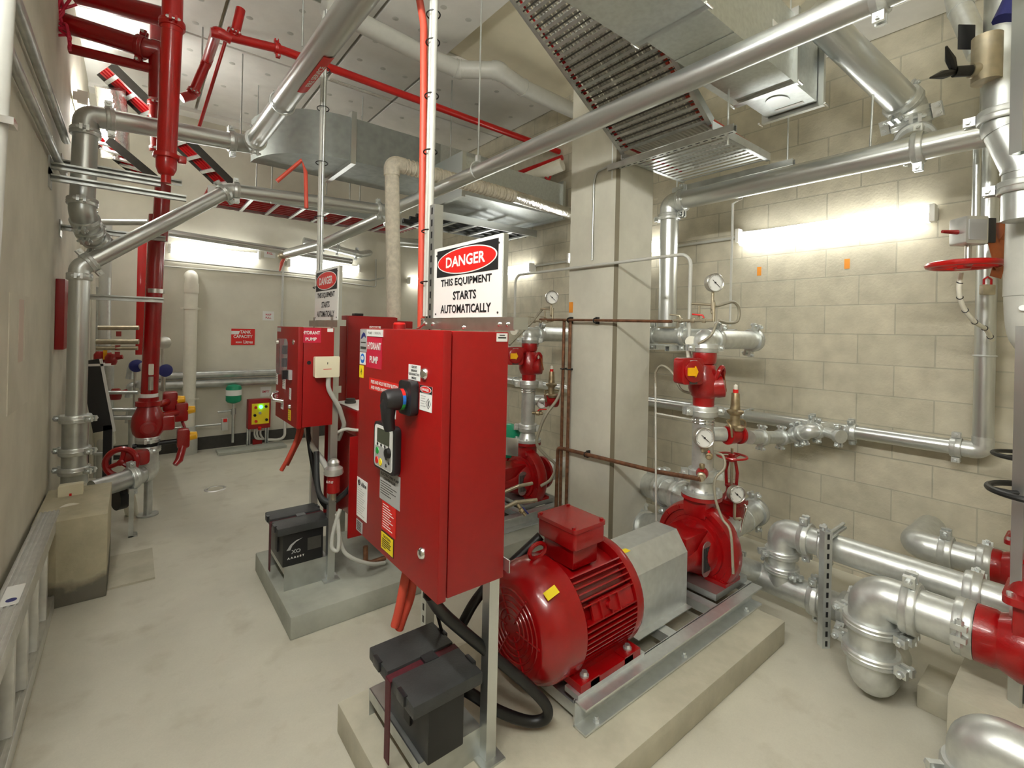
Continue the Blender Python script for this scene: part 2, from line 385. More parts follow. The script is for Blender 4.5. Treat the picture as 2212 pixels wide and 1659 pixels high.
def gauge(label, c, fdir, r, stem_to, group=None):
    # round dial gauge facing fdir with a stem running to stem_to
    c = V(c); f = V(fdir).normalized(); t = thing('pressure_gauge', label, 'gauge', stem_to, group)
    M().lathe(c - f * .035, f, [(0, r * .8), (.004, r * .95), (.03, r), (.04, r * 1.04), (.044, r * .98), (.040, r * .9), (.030, r * .88)], 28).build('case', 'steel', t)
    M().lathe(c - f * .004, f, [(0, r * .92), (.003, r * .92)], 28).build('dial', 'white', t)
    u = V((0, 0, 1)); w_ = u.cross(f)
    a = w_ * .7 - u * .6
    M().cbox(c + f * .004 + a * r * .12, (r * 1.1, r * .05, .002), a, f.cross(a)).cyl(c + f * .001, c + f * .006, r * .09, n=10).build('needle', 'ink', t)
    mk = M()
    for k in range(25):
        an = math.radians(225 - 270 * k / 24); d = w_ * math.cos(an) + u * math.sin(an)
        mk.cbox(c + d * r * .78 + f * .0035, (r * (.16 if k % 4 == 0 else .09), r * .025, .001), d, f.cross(d))
    mk.build('scale_mark', 'ink', t)
    b = c - f * .02 - V((0, 0, r * .9)); st = V(stem_to)
    M().cyl(b, (b.x, b.y, min(b.z - .01, st.z + .012)), .009, n=10).build('stem', 'brass', t)
    M().tube(fillet([(b.x, b.y, min(b.z - .005, st.z + .02)), (b.x, b.y, st.z), st], .02), .009, 10).build('fitting', 'brass', t)
    return t
def wheel(c, ax, R, parent, mt, spokes=4, rim=.011):
    c = V(c); ax = V(ax).normalized(); u, v = ortho(ax)
    b = M().ring(c, ax, R, rim, 30, 8)
    b.lathe(c - ax * .022, ax, [(0, R * .2), (.035, R * .24), (.04, R * .16)], 14)
    for k in range(spokes):
        a = 2 * PI * k / spokes + .4; d = u * math.cos(a) + v * math.sin(a)
        b.tube([c + d * R * .15, c + d * R * .6 + ax * -.006, c + d * R], rim * .75, 8)
    return b.build('handwheel', mt, parent)

# ------------------------------------------------------------------ room shell
XL, XR, YF, YN, ZC = -.42, 3.85, 7.2, -2.6, 4.3
def struct(name, b, mt, **k):
    o = b.build(name, mt, **k); o['kind'] = 'structure'; return o
struct('floor', M().box((XL - .2, YN - .2, -.2), (XR + .2, YF + .2, 0)), 'floor')
struct('ceiling', M().box((XL - .2, YN - .2, ZC), (XR + .2, YF + .2, ZC + .2)), 'ceil')
struct('wall_left', M().box((XL - .2, YN - .2, 0), (XL, YF + .2, ZC)), 'wall')
struct('wall_right', M().box((XR, YN - .2, 0), (XR + .2, YF + .2, ZC)), 'blockwall')
struct('wall_far', M().box((XL, YF, 0), (XR, YF + .2, ZC)), 'farwall')
struct('wall_near', M().box((XL, YN - .2, 0), (XR, YN, ZC)), 'wall')
struct('baseboard_far', M().box((XL, YF - .012, 0), (XR, YF, .16)), 'drk')
cb = M()
cx0, cx1, cy0, cy1, ch = 2.617, 3.02, 2.133, 2.586, .02
cb.prism([(cx0 + ch, cy0), (cx1, cy0), (cx1, cy1), (cx0, cy1), (cx0, cy0 + ch)], (0, 0, 0), (1, 0, 0), (0, 1, 0), ZC)
struct('column', cb, 'col', smooth=0)
struct('column_edge_strip', M().cbox((cx0 + ch * .45, cy0 + ch * .45, ZC / 2), (.03, .004, ZC - .02), (1, -1, 0), (1, 1, 0)), 'strip', smooth=0)
# downstand beam and soffit lining boards under the slab
struct('ceiling_beam', M().box((XL, 7.0, ZC - .12), (XR, 7.2, ZC)), 'board')
k = 0
for xa, xb in ((XL, .55), (.58, 1.55), (1.58, 2.3), (2.33, 3.84)):
    for ya, yb in ((-1.5, .35), (.38, 1.55), (1.58, 2.8), (2.83, 4.0), (4.03, 5.2), (5.23, 7.0)):
        if xa > 1.5 and 1.5 < ya < 2.5 or xa > 2.3 and ya < 4: continue
        b = M().box((xa, ya, ZC - .075), (xb, yb, ZC - .003))
        o = struct('ceiling_panel', b, 'board', bevel=.004)
        d = M()
        for i in range(3):
            for j in range(3):
                d.lathe((xa + (i + .5) * (xb - xa) / 3, ya + (j + .5) * (yb - ya) / 3, ZC - .077), (0, 0, 1), [(0, .022), (.003, .03)], 14)
        d.build('fixing_disc', 'gpvc', o)
        if (k % 3) == 0:
            M().box((xa + .01, yb - .05, ZC - .08), (xb - .01, yb + .01, ZC - .0755)).build('foil_tape', 'foil', o)
        k += 1

# ------------------------------------------------------------------ batten lights
def batten(label, a, b, nrm, group='batten lights on the walls', mt='lamp'):
    a, b, n = V(a), V(b), V(nrm); d = (b - a).normalized(); L = (b - a).length; c = (a + b) / 2
    t = thing('batten_light', label, 'light', c, group)
    M().cbox(c - n * .045, (L, .07, .03), d, d.cross(n)).build('lamp_body', 'lampbody', t)
    up = V((0, 0, 1)) if abs(n.z) < .9 else V((0, 1, 0))
    poly = [(-.05, -.028), (-.05, .01), (-.035, .03), (.035, .03), (.05, .01), (.05, -.028)]
    M().prism([(x, y) for x, y in poly], a + d * .03, up, n, (L - .06) * (1 if up.cross(n).dot(d) > 0 else -1)).build('diffuser', mt, t)
    for p, s in ((a, 1), (b, -1)):
        M().cbox(p + d * s * .014, (.028, .108, .068), d, up).build('end_cap', 'lampbody', t, bevel=.004)
    return t
batten('long bright batten light on the block wall beside the valve with the red wheel', (3.78, 0.658, 2.369), (3.78, 1.869, 2.401), (-1, 0, 0))
batten('batten light on the block wall mostly hidden behind the concrete column', (3.78, 2.5, 2.42), (3.78, 3.75, 2.42), (-1, 0, 0))
batten('batten light on the block wall partly behind the big danger sign', (3.78, 4.365, 2.375), (3.78, 5.55, 2.42), (-1, 0, 0))
batten('batten light on the end wall above the white vent pipe', (0.327, 7.13, 2.513), (1.332, 7.13, 2.54), (0, -1, 0), mt='lampe')
batten('batten light on the end wall behind the smaller danger sign post', (1.68, 7.13, 2.478), (2.704, 7.13, 2.502), (0, -1, 0), mt='lampe')
batten('short visible batten light in the far corner beside the salmon conduit', (3.508, 7.13, 2.386), (4.37, 7.13, 2.393), (0, -1, 0), mt='lampe')
# unseen fill battens added to brighten the door faces and near room
for yy in (-1.0, .45):
    batten('batten light on the precast wall outside the picture', (XL + .07, yy, 3.1), (XL + .07, yy + 1.2, 3.1), (1, 0, 0), mt='lampb')
batten('batten light high on the precast wall behind the risers', (XL + .07, 5.3, 3.45), (XL + .07, 6.5, 3.45), (1, 0, 0), mt='lampf')  # extra lamp added to brighten the far ceiling

# ------------------------------------------------------------------ plinths
def plinth(label, x0, x1, y0, y1, mt):
    return tag(M().box((x0, y0, 0), (x1, y1, .118)).build('concrete_plinth', mt, bevel=.008, loc=((x0 + x1) / 2, (y0 + y1) / 2, 0)), label, 'plinth', 'pump plinths')
plinth('concrete plinth under the large red motor and black battery box', .66, 2.69, 1.03, 1.88, 'plinth')
plinth('grey painted concrete plinth under the smaller hydrant pump cabinet', .655, 2.69, 2.57, 3.45, 'plinthg')

# ------------------------------------------------------------------ pump sets
def channel(b, x0, x1, y, z0, z1, side, t=.008, fl=.06):
    b.box((x0, y - t / 2, z0), (x1, y + t / 2, z1))
    ya, yb = (y, y + side * fl) if side > 0 else (y + side * fl, y)
    b.box((x0, ya, z1 - t), (x1, yb, z1)); b.box((x0, ya, z0), (x1, yb, z0 + t))
def base_frame(A, where):
    t = thing('pump_base_frame', 'galvanized channel steel base frame ' + where, 'frame', (2.0, A, .118), 'pump base frames')
    for s, nm in ((-1, 0), (1, 0)):
        b = M(); channel(b, 1.32, 2.74, A + s * .225, .121, .221, s)
        b.build('side_beam', 'bright', t, smooth=0)
    for x, wd in ((1.34, .05), (1.73, .07), (1.95, .06), (2.32, .06), (2.7, .06)):
        M().box((x, A - .22, .14 if x < 1.8 else .17), (x + wd, A + .22, .185 if x < 1.8 else .216)).build('cross_member', 'bright', t, smooth=0)
    M().box((2.40, A - .2, .2161), (2.74, A + .2, .25)).build('pump_pad', 'galvd', t, smooth=0)
    for s in (-1, 1): M().box((1.33, A + s * .20 - .035, .217), (1.74, A + s * .20 + .035, .238)).build('motor_rail', 'bright', t, smooth=0)
    for x in (1.4, 2.0, 2.6):
        for s in (-1, 1): M().cyl((x, A + s * .265, .119), (x, A + s * .265, .15), .008, n=8).cyl((x, A + s * .265, .129), (x, A + s * .265, .14), .014, n=6).build('anchor_bolt', 'bright', t)
    return t
def motor(A, where):
    zc = .425
    t = thing('electric_motor', 'red finned electric motor ' + where, 'motor', (1.46, A, .238), 'electric motors')
    # fan cowl
    M().lathe((1.195, A, zc), (1, 0, 0), [(0, .04), (0, .172), (.006, .182), (.03, .205), (.075, .228), (.10, .232), (.182, .235), (.188, .228), (.188, .18)], 48).build('fan_cowl', 'red', t)
    g_ = M()
    for rr in (.05, .075, .10, .125, .15): g_.ring((1.194, A, zc), (1, 0, 0), rr, .0035, 30, 6)
    for k in range(6):
        a = k * PI / 3; g_.cyl((1.194, A + .03 * math.cos(a), zc + .03 * math.sin(a)), (1.194, A + .165 * math.cos(a), zc + .165 * math.sin(a)), .004, n=6)
    g_.build('cowl_grille', 'redcast', t)
    # finned body
    body = M().lathe((1.38, A, zc), (1, 0, 0), [(0, .18), (.0, .19), (.315, .19), (.315, .18)], 40)
    for k in range(64):
        a = 2 * PI * k / 64
        if math.sin(a) > .88: continue
        if math.sin(a) < -.75: continue
        if .22 < math.sin(a) < .46 and math.cos(a) < 0: continue
        d = V((0, math.cos(a), math.sin(a)))
        body.cbox(V((1.538, A, zc)) + d * .206, (.306, .048, .0055), (1, 0, 0), d)
    body.build('finned_body', 'red', t, smooth=30)
    pl = M()
    d = V((0, -.94, .34)).normalized(); u = V((1, 0, 0)); vv = d.cross(u)
    pl.cbox(V((1.56, A, zc)) + d * .212, (.25, .075, .012), u, vv)
    for x in (-.08, -.02, .03): pl.cbox(V((1.56 + x, A, zc)) + d * .222, (.008, .07, .012), u, vv)
    pl.cyl(V((1.53, A, zc)) + d * .21, V((1.53, A, zc)) + d * .235, .016, n=12)
    pl.build('lifting_pad', 'redcast', t)
    M().lathe((1.69, A, zc), (1, 0, 0), [(0, .19), (.005, .228), (.03, .235), (.05, .228), (.062, .2), (.075, .12), (.09, .08), (.098, .06)], 40).build('end_shield', 'red', t)
    # terminal box
    M().cbox((1.515, A + .0, .665), (.15, .18, .10)).build('terminal_box_base', 'red', t, bevel=.008)
    tb = M().prism([(-.085, -.115), (.085, -.115), (.095, -.1), (.095, .1), (.085, .115), (-.085, .115), (-.095, .1), (-.095, -.1)], (1.515, A, .705), (1, 0, 0), (0, 1, 0), .075)
    o = tb.build('terminal_box', 'red', t, bevel=.006)
    M().rbox((1.515, A, .786), (.2, .24, .016), .02).build('terminal_box_lid', 'red', o)
    for x in (-.085, .085):
        for y in (-.1, .1): M().cyl((1.515 + x, A + y, .79), (1.515 + x, A + y, .801), .009, n=6).build('screw', 'redcast', o)
    M().tube([(1.34 + .045 * math.cos(q / 12 * PI * 2), A + .02, .685 + .03 * math.sin(q / 12 * PI * 2)) for q in range(12)], .009, 8, closed=True).build('lifting_eye', 'redcast', t)
    # feet
    for s in (-1, 1):
        f = M()
        f.box((1.35, A + s * .13 - .05, .2385), (1.72, A + s * .13 + .05 , .262)) if False else None
        y0, y1 = sorted((A + s * .09, A + s * .235))
        f.box((1.345, y0, .2385), (1.45, y1, .268)); f.box((1.605, y0, .2385), (1.71, y1, .268)); f.box((1.40, y0, .2385), (1.66, A + s * .16 if s > 0 else y1, .262))
        f.prism([(0, 0), (.35, 0), (.30, .09), (.05, .09)], (1.352, A + s * .15 + (.01 if s > 0 else -.01), .25), (1, 0, 0), (0, 0, 1), .02)
        o = f.build('motor_foot', 'red', t, smooth=0)
        for x in (1.395, 1.66): M().cyl((x, A + s * .205, .268), (x, A + s * .205, .275), .018, n=14).cyl((x, A + s * .205, .275), (x, A + s * .205, .287), .012, n=6).build('hold_down_bolt', 'bright', o)
    d = V((-.18, -.62, .76)).normalized()
    c = V((1.262, A, zc)) + V((0, -.63, .776)).normalized() * .228 + V((0, 0, 0))
    M().cbox(c + d * .012, (.06, .032, .002), (1, 0, .24), d.cross(V((1, 0, .24)))).build('warning_sticker', 'yellow', t)
    return t
def guard(A, where):
    prof = [(-.125, .222), (-.125, .49), (-.06, .585), (.06, .585), (.125, .49), (.125, .222)]
    b = M().prism(prof, (1.795, A, 0), (0, 1, 0), (0, 0, 1), .45)
    t = tag(b.build('coupling_guard', 'bright', smooth=0, loc=(2.0, A, .221)), 'folded galvanized shaft coupling guard ' + where, 'guard', 'shaft coupling guards')
    M().box((1.80, A - .16, .2215), (2.24, A - .125, .2255)).build('mounting_flange', 'bright', t, smooth=0)
    M().cbox((1.81, A - .064, .5876), (.05, .03, .002), (1, 0, 0), (0, 1, 0)).build('warning_sticker', 'yellow', t)
    return t
def pump(A, where):
    x0, zc = 2.545, .40
    t = thing('centrifugal_pump', 'red cast centrifugal pump ' + where, 'pump', (2.58, A, .25), 'centrifugal pumps')
    M().lathe((x0 - .03, A, zc), (1, 0, 0), [(0, .1), (.0, .168), (.012, .172), (.012, .2), (.0, .204), (.0, .232), (.02, .242), (.07, .246), (.095, .23), (.13, .17), (.15, .12)], 48).build('volute', 'redcast', t)
    M().cbox((x0 + .03, A, .625), (.13, .15, .13)).build('discharge_neck', 'redcast', t, bevel=.03)
    M().lathe((x0 + .045, A, .665), (0, 0, 1), [(0, .07), (.0, .112), (.02, .112), (.02, .07)], 28).build('pump_flange', 'redcast', t)
    # bearing bracket
    br = M().lathe((2.25, A, zc + .0), (1, 0, 0), [(0, .05), (0, .085), (.05, .092), (.15, .1), (.22, .13), (.27, .15)], 28)
    br.cbox((2.40, A, zc + .075), (.22, .18, .1)); br.build('bearing_bracket', 'redcast', t, bevel=.008)
    for s in (-1, 1):
        M().rbox((2.448, A + s * .118, zc - .01), (.085, .19, .004), .04, (1, 0, 0), (0, 0, 1)).build('mesh_guard', 'galvd', t)
        sl = M()
        for q in range(8): sl.cbox((2.418 + q * .0085, A + s * .1215, zc - .01), (.0022, .002, .13))
        sl.build('mesh_slot', 'ink', t)
    M().cyl((x0 + .1, A, zc), (x0 + .22, A, zc), .085, n=28).build('suction_nozzle', 'redcast', t)
    M().lathe((x0 + .2, A, zc), (1, 0, 0), [(0, .08), (0, .135), (.024, .135), (.024, .08)], 28).build('suction_flange', 'redcast', t)
    for s in (-1, 1):
        f = M().box((2.50, A + s * .14 - .03, .2505), (2.66, A + s * .14 + .05 * (s > 0) + .03, .27)) if s > 0 else M().box((2.50, A - .17 - .03, .2505), (2.66, A - .08, .27))
        f.prism([(0, 0), (.12, 0), (.10, .12), (.02, .12)], (2.52, A + s * .11, .26), (1, 0, 0), (0, 0, 1), .02)
        o = f.build('pump_foot', 'redcast', t, smooth=0)
        M().cyl((2.56, A + s * .165, .27), (2.56, A + s * .165, .287), .012, n=6).build('hold_down_bolt', 'bright', o)
    for k in range(14):
        a = 2 * PI * k / 14 + .2; M().cyl((x0 - .036, A + .218 * math.cos(a), zc + .218 * math.sin(a)), (x0 - .026, A + .218 * math.cos(a), zc + .218 * math.sin(a)), .011, n=6).build('casing_bolt', 'redcast', t)
    return t
RX = 2.59
def riser(A, where, xend, tee=True):
    # galvanized discharge spool up to the check valve
    t = thing('pump_discharge_pipe', 'galvanized discharge spool pipe with threaded outlets standing on ' + where, 'pipe', (RX, A, .69), 'pump discharge pipes')
    r = .0575
    M().lathe((RX, A, .687), (0, 0, 1), [(0, .06), (0, .112), (.02, .112), (.02, .078), (.05, .066), (.07, .06)], 30).build('flange', 'silver', t)
    for k in range(8):
        a = 2 * PI * k / 8; M().cyl((RX + .092 * math.cos(a), A + .092 * math.sin(a), .665), (RX + .092 * math.cos(a), A + .092 * math.sin(a), .722), .009, n=6).build('flange_bolt', 'bright', t)
    M().cyl((RX, A, .74), (RX, A, 1.14), r, n=28).build('pipe_length', 'silver', t)
    coupling((RX, A, .80), (0, 0, 1), r + .005, t, ear=(.6, -.8, 0), w_=.06); coupling((RX, A, 1.165), (0, 0, 1), r + .007, t, ear=(.9, -.5, 0), w_=.06)
    b = M()
    for z in (1.098, 1.115): b.ring((RX, A, z), (0, 0, 1), r + .002, .006, 28, 8)
    b.build('groove_band', 'chrome', t)
    M().cyl((RX + .04, A - .03, 1.03), (RX + .105, A - .075, 1.03), .042, n=20).build('branch_outlet', 'silver', t)
    return t
def check_valve(A, where):
    t = thing('check_valve', 'red cast check valve above ' + where, 'valve', (RX, A, 1.19), 'check valves')
    M().lathe((RX, A, 1.192), (0, 0, 1), [(0, .05), (0, .058), (.05, .06), (.062, .072), (.10, .085), (.16, .083), (.2, .068), (.235, .06), (.245, .05)], 30).build('valve_body', 'redcast', t)
    M().lathe((RX + .0, A - .02, 1.30), (.55, -.8, .18), [(0, .05), (.05, .066), (.085, .066), (.092, .05)], 24).build('hinge_cover', 'redcast', t)
    M().tube(fillet([(RX - .01, A - .075, 1.345), (RX - .01, A - .095, 1.40), (RX + .015, A - .10, 1.43), (RX + .05, A - .09, 1.40), (RX + .075, A - .065, 1.32)], .02), .013, 8).build('lifting_lug', 'redcast', t)
    M().cbox((RX + .055, A - .098, 1.34), (.022, .003, .13), (1, .5, .3), (0, 1, 0)).build('leather_tag_strap', 'leather', t)
    return t
def butterfly(A, where):
    t = thing('butterfly_valve', 'red gearbox valve with yellow pointer ' + where, 'valve', (RX, A, 1.435), 'butterfly valves')
    M().lathe((RX, A, 1.437), (0, 0, 1), [(0, .05), (0, .06), (.02, .066), (.06, .066), (.08, .06), (.08, .05)], 28).build('valve_body', 'redcast', t)
    c = V((RX - .165, A + .0, 1.40)); n = V((-.35, -.94, 0)).normalized(); u = V((-n.y, n.x, 0)) * -1; u = V((0, 0, 1)).cross(n)
    M().rbox(c, (.14, .145, .08), .02, u, (0, 0, 1)).build('gearbox', 'redcast', t, bevel=.004)
    f = c + n * .042
    M().lathe(f - n * .002, n, [(0, .06), (.01, .06), (.014, .053), (.014, .02)], 26).build('gearbox_cover', 'redcast', t)
    M().prism([(-.028, -.022), (.018, -.022), (.018, -.03), (.034, 0), (.018, .03), (.018, .022), (-.028, .022)], f + n * .012 - u * .02, u, (0, 0, 1), .012).build('yellow_pointer', 'ylw', t)
    M().cbox(f + V((0, 0, .057)) - n * .001, (.045, .009, .003), u, (0, 0, 1)).build('name_strip', 'grey', t)
    M().cbox(f - V((0, 0, .052)) + n * .001, (.05, .034, .004), u, (0, 0, 1)).build('rating_plate', 'drk', t)
    M().cyl((RX - .14, A - .0, 1.42), (RX - .0, A - .0, 1.46), .03, n=16).build('stem_neck', 'redcast', t)
    return t
def discharge(A, where, xend, label):
    return run(label, [(RX, A, 1.525), (RX, A, 1.575), (xend, A, 1.575)], .0575, 'silver', 'silver', cpl='', name='galvanized_pipe', R=.085, ends='', extra=(), bolts=True)
A1, A2 = 1.455, 3.005
base_frame(A1, 'carrying the large red motor nearest the danger sign'); base_frame(A2, 'on the grey painted plinth')
motor(A1, 'bolted down behind the tall hydrant pump cabinet')
guard(A1, 'between the red motor and its pump'); guard(A2, 'on the grey painted plinth')
pump(A1, 'at the end of the galvanized coupling guard'); pump(A2, 'behind the concrete column beside the green tank')
riser(A1, 'the pump driven by the red motor', 3.2); riser(A2, 'the pump behind the concrete column', 3.2)
check_valve(A1, 'the two-dial discharge pipe clear of the column'); check_valve(A2, 'the pump behind the concrete column')
butterfly(A1, 'with its round cover clear of the column'); butterfly(A2, 'peeping out beside the tall red cabinet')
for A, lb in ((A1, 'silver elbow pipe ending in a clamp over the pump clear of the column'), (A2, 'silver elbow pipe running behind the concrete column')):
    t = discharge(A, '', 3.19, lb)
    coupling((RX, A, 1.527), (0, 0, 1), .0575, t, ear=(1, -.6, 0)); coupling((RX + .1, A, 1.575), (1, 0, 0), .0575, t, ear=(0, -.5, 1))
    if A == A1: coupling((3.18, A, 1.575), (1, 0, 0), .06, t, ear=(0, -.3, 1))

# ------------------------------------------------------------------ controller cabinets
SY = (0, -1, 0); UZ = (0, 0, 1); SX = (1, 0, 0)
def sticker(parent, name, mt, lo, hi, X=None, Y=None, th=.0012):
    # thin label on a face: X fixed -> on the -X face with (y,z) corners; Y fixed -> on the -Y face with (x,z) corners
    if X is not None: b = M().box((X - th, lo[0], lo[1]), (X, hi[0], hi[1]))
    else: b = M().box((lo[0], Y - th, lo[1]), (hi[0], Y, hi[1]))
    return b.build(name, mt, parent, smooth=0)
def lines(parent, X, y0, y1, zs, mt='grey', h=.003, name='text_line'):
    b = M()
    for z, f in zs: b.box((X - .0006, y1 - (y1 - y0) * f, z - h / 2), (X, y1, z + h / 2))
    return b.build(name, mt, parent, smooth=0)
# big cabinet
x0, x1, y0, y1, z0, z1 = .716, .966, 1.22, 1.872, .788, 1.598
t = thing('pump_controller_cabinet', 'tall red hydrant pump cabinet with black rotary handle and keypad on its door', 'cabinet', ((x0 + x1) / 2, (y0 + y1) / 2, z0))
CAB1 = t
M().box((x0 + .036, y0 + .006, z0 + .004), (x1, y1 - .004, z1 - .002)).build('cabinet_body', 'redp', t, bevel=.004)
M().box((x0 + .028, y0 + .012, z0 + .012), (x0 + .04, y1 - .012, z1 - .012)).build('door_gasket', 'black', t)
door = M().box((x0, y0, z0), (x0 + .03, y1, z1)).build('door', 'redp', t, bevel=.005)
for z, y in ((1.461, 1.326), (.905, 1.318)):
    M().lathe((x0, y, z), (-1, 0, 0), [(0, .019), (.004, .019), (.010, .014), (.012, .0)], 20).build('door_lock', 'chrome', door)
xf = x0 - .0002
# rotary disconnect
by, bz = 1.408, 1.378
pl = M().rbox((x0 - .014, by, bz), (.092, .11, .028), .016, SY, UZ).build('switch_plate', 'blackp', t, bevel=.003)
hy, hz = by + .008, bz - .004
h = M().lathe((x0 - .028, hy, hz), (-1, 0, 0), [(0, .036), (.05, .034), (.066, .028), (.068, 0)], 24)
h.tube([(x0 - .066, hy, hz + .012), (x0 - .078, hy + .003, hz - .02), (x0 - .076, hy + .006, hz - .06), (x0 - .068, hy + .008, hz - .098)], [.025, .026, .021, .017], 14)
h.build('rotary_handle', 'blackp', t)
a_ = M()
for k in range(9):
    a_.mt(0 if k < 3 else (1 if k < 6 else 2)); a = math.radians(62 - k * 15)
    q = V((x0 - .040, hy - .0352 * math.cos(a), hz + .0352 * math.sin(a))); a_.cbox(q, (.010, .0098, .003), (1, 0, 0), (0, math.sin(a), math.cos(a)))
a_.build('handle_colour_band', ['redink', 'blue', 'greenb'], t)
# keypad controller
ky, kz = 1.569, 1.184
o = M().rbox((x0 - .012, ky, kz), (.18, .166, .024), .022, SY, UZ).build('keypad_housing', 'blackp', t, bevel=.004)
M().rbox((x0 - .0248, ky, kz), (.148, .146, .002), .014, SY, UZ).build('keypad_face', 'white', o)
M().rbox((x0 - .0262, ky, kz + .038), (.102, .05, .001), .004, SY, UZ).build('lcd_screen', 'olive', o)
M().rbox((x0 - .0262, ky, kz - .035), (.136, .070, .001), .008, SY, UZ).build('keypad_membrane', 'grey', o)
for q in range(4): M().cbox((x0 - .0268, ky + .046 - q * .031, kz + .006), (.010, .010, .001), (0, -1, 1), (0, 1, 1)).build('soft_key', 'ink', o)
for yy, zz, mm in ((.046, -.018, 'greenb'), (.048, -.052, 'redink'), (.016, -.053, 'yellow'), (-.03, -.03, 'drk'), (-.03, -.055, 'drk'), (-.052, -.042, 'drk')):
    M().lathe((x0 - .0265, ky + yy, kz + zz), (-1, 0, 0), [(0, .0125 if mm != 'drk' else .006), (.0025, .0115 if mm != 'drk' else .005)], 16).build('push_button', mm, o)
M().lathe((x0 - .0265, ky - .05, kz - .008), (-1, 0, 0), [(0, .018), (.012, .016), (.014, 0)], 14).build('toggle_knob', 'black', o)
# labels on the door
s = sticker(t, 'maker_label', 'grey', (1.797, 1.505), (1.868, 1.594), xf)
M().prism([(-.026, -.006), (-.016, .012), (0, .022), (.016, .018), (.026, .0), (.006, .008), (-.008, .0)], (xf - .0013, 1.833, 1.560), SY, UZ, .0006).build('logo_mark', 'dblue', s)
M().box((xf - .0019, 1.805, 1.516), (xf - .0012, 1.86, 1.526)).box((xf - .0019, 1.808, 1.540), (xf - .0012, 1.857, 1.544)).build('text_line', 'drk', s)
s = sticker(t, 'pump_number_label', 'white', (1.647, 1.568), (1.797, 1.594), xf, th=.003); words('PUMP 1  900KPA', .12, .010, (xf - .003, 1.722, 1.581), SY, UZ, 'grey', s)
s = sticker(t, 'pump_name_label', 'magenta', (1.655, 1.448), (1.796, 1.566), xf)
words('HYDRANT', .128, .027, (xf - .0012, 1.725, 1.532), SY, UZ, 'white', s); words('PUMP', .078, .027, (xf - .0012, 1.725, 1.480), SY, UZ, 'white', s)
s = sticker(t, 'ear_protection_label', 'white', (1.808, 1.455), (1.867, 1.503), xf)
M().prism([(.021 * math.cos(k * PI / 12), .019 * math.sin(k * PI / 12)) for k in range(24)], (xf - .0013, 1.837, 1.479), SY, UZ, .0006).build('blue_disc', 'blue', s)
b = M().prism([(.009 * math.cos(k * PI / 6), .009 * math.sin(k * PI / 6) ) for k in range(12)], (xf - .0020, 1.837, 1.481), SY, UZ, .0006)
b.box((xf - .0026, 1.825, 1.475), (xf - .002, 1.829, 1.487)).box((xf - .0026, 1.845, 1.475), (xf - .002, 1.849, 1.487)).build('head_symbol', 'white', s)
s = sticker(t, 'electrical_hazard_label', 'yellow', (1.826, 1.402), (1.869, 1.451), xf)
M().prism([(0, .012), (.006, -.002), (.0015, -.002), (.003, -.014), (-.006, 0), (-.0015, 0)], (xf - .0013, 1.848, 1.427), SY, UZ, .0006).build('bolt_symbol', 'ink', s)
s = sticker(t, 'stop_notice', 'redink', (1.42, 1.365), (1.765, 1.41), xf)
words('PRESS AND HOLD THE STOP BUTTON PRIOR', .28, .013, (xf - .0012, 1.607, 1.397), SY, UZ, 'white', s)
words('AND WHEN SWITCHING OF THE MAIN', .28, .013, (xf - .0012, 1.607, 1.376), SY, UZ, 'white', s)
s = sticker(t, 'breaker_label', 'white', (1.355, 1.434), (1.437, 1.484), xf)
for q, tx in enumerate(('CIRCUIT', 'BREAKER', 'DISCONNECTING', 'MEANS')):
    words(tx, (.038, .040, .072, .032)[q], .0078, (xf - .0012, 1.396, 1.477 - q * .0118), SY, UZ, 'ink', s)
def danger_small(yc, zc, w_, h_, dia):
    s = sticker(t, 'danger_label', 'white', (yc - w_ / 2, zc - h_ / 2), (yc + w_ / 2, zc + h_ / 2), xf)
    M().box((xf - .0018, yc - w_ / 2, zc + h_ * .2), (xf - .0012, yc + w_ / 2, zc + h_ / 2)).build('black_band', 'ink', s)
    e = [(w_ * .42 * math.cos(k * PI / 12), h_ * .12 * math.sin(k * PI / 12)) for k in range(24)]
    M().prism([(x * 1.1, y * 1.15) for x, y in e], (xf - .0019, yc, zc + h_ * .35), SY, UZ, .0004).build('oval_border', 'white', s)
    M().prism(e, (xf - .0024, yc, zc + h_ * .35), SY, UZ, .0004).build('red_oval', 'redink', s)
    words('DANGER', w_ * .6, h_ * .11, (xf - .0029, yc, zc + h_ * .35), SY, UZ, 'white', s)
    if dia:
        d = M()
        for k in range(4):
            a = k * PI / 2; p = V((xf - .0018, yc - .018 + .015 * math.cos(a), zc - .014 + .016 * math.sin(a))); q = V((xf - .0018, yc - .018 + .015 * math.cos(a + PI / 2), zc - .014 + .016 * math.sin(a + PI / 2)))
            d.cyl(p, q, .0006, n=6)
        d.box((xf - .0022, yc - .0205, zc - .022), (xf - .0012, yc - .0155, zc - .006)); d.build('diamond_symbol', 'ink', s)
    lines(s, xf - .0012, yc - w_ * .4, yc + w_ * .4, [(zc + h_ * .08 - k * h_ * .1, f) for k, f in enumerate((.5, .45, .5, .4, .5))], 'grey', .002)
danger_small(1.316, 1.385, .078, .078, True); danger_small(1.56, 1.318, .068, .062, False)
s = sticker(t, 'controller_data_plate', 'grey', (1.480, .984), (1.646, 1.098), xf)
words('ELECTRIC FIRE PUMP', .148, .010, (xf - .0012, 1.563, 1.078), SY, UZ, 'ink', s); words('CONTROLLER', .1, .010, (xf - .0012, 1.563, 1.064), SY, UZ, 'ink', s)
lines(s, xf - .0012, 1.49, 1.638, [(1.050 - k * .0085, f) for k, f in enumerate((.6, .9, .7, .85, .5, .6))], 'drk', .002)
s = sticker(t, 'maintenance_sheet', 'white', (1.762, .852), (1.866, 1.006), xf)
words('Aline', .052, .018, (xf - .0012, 1.796, .987), SY, UZ, 'ink', s)
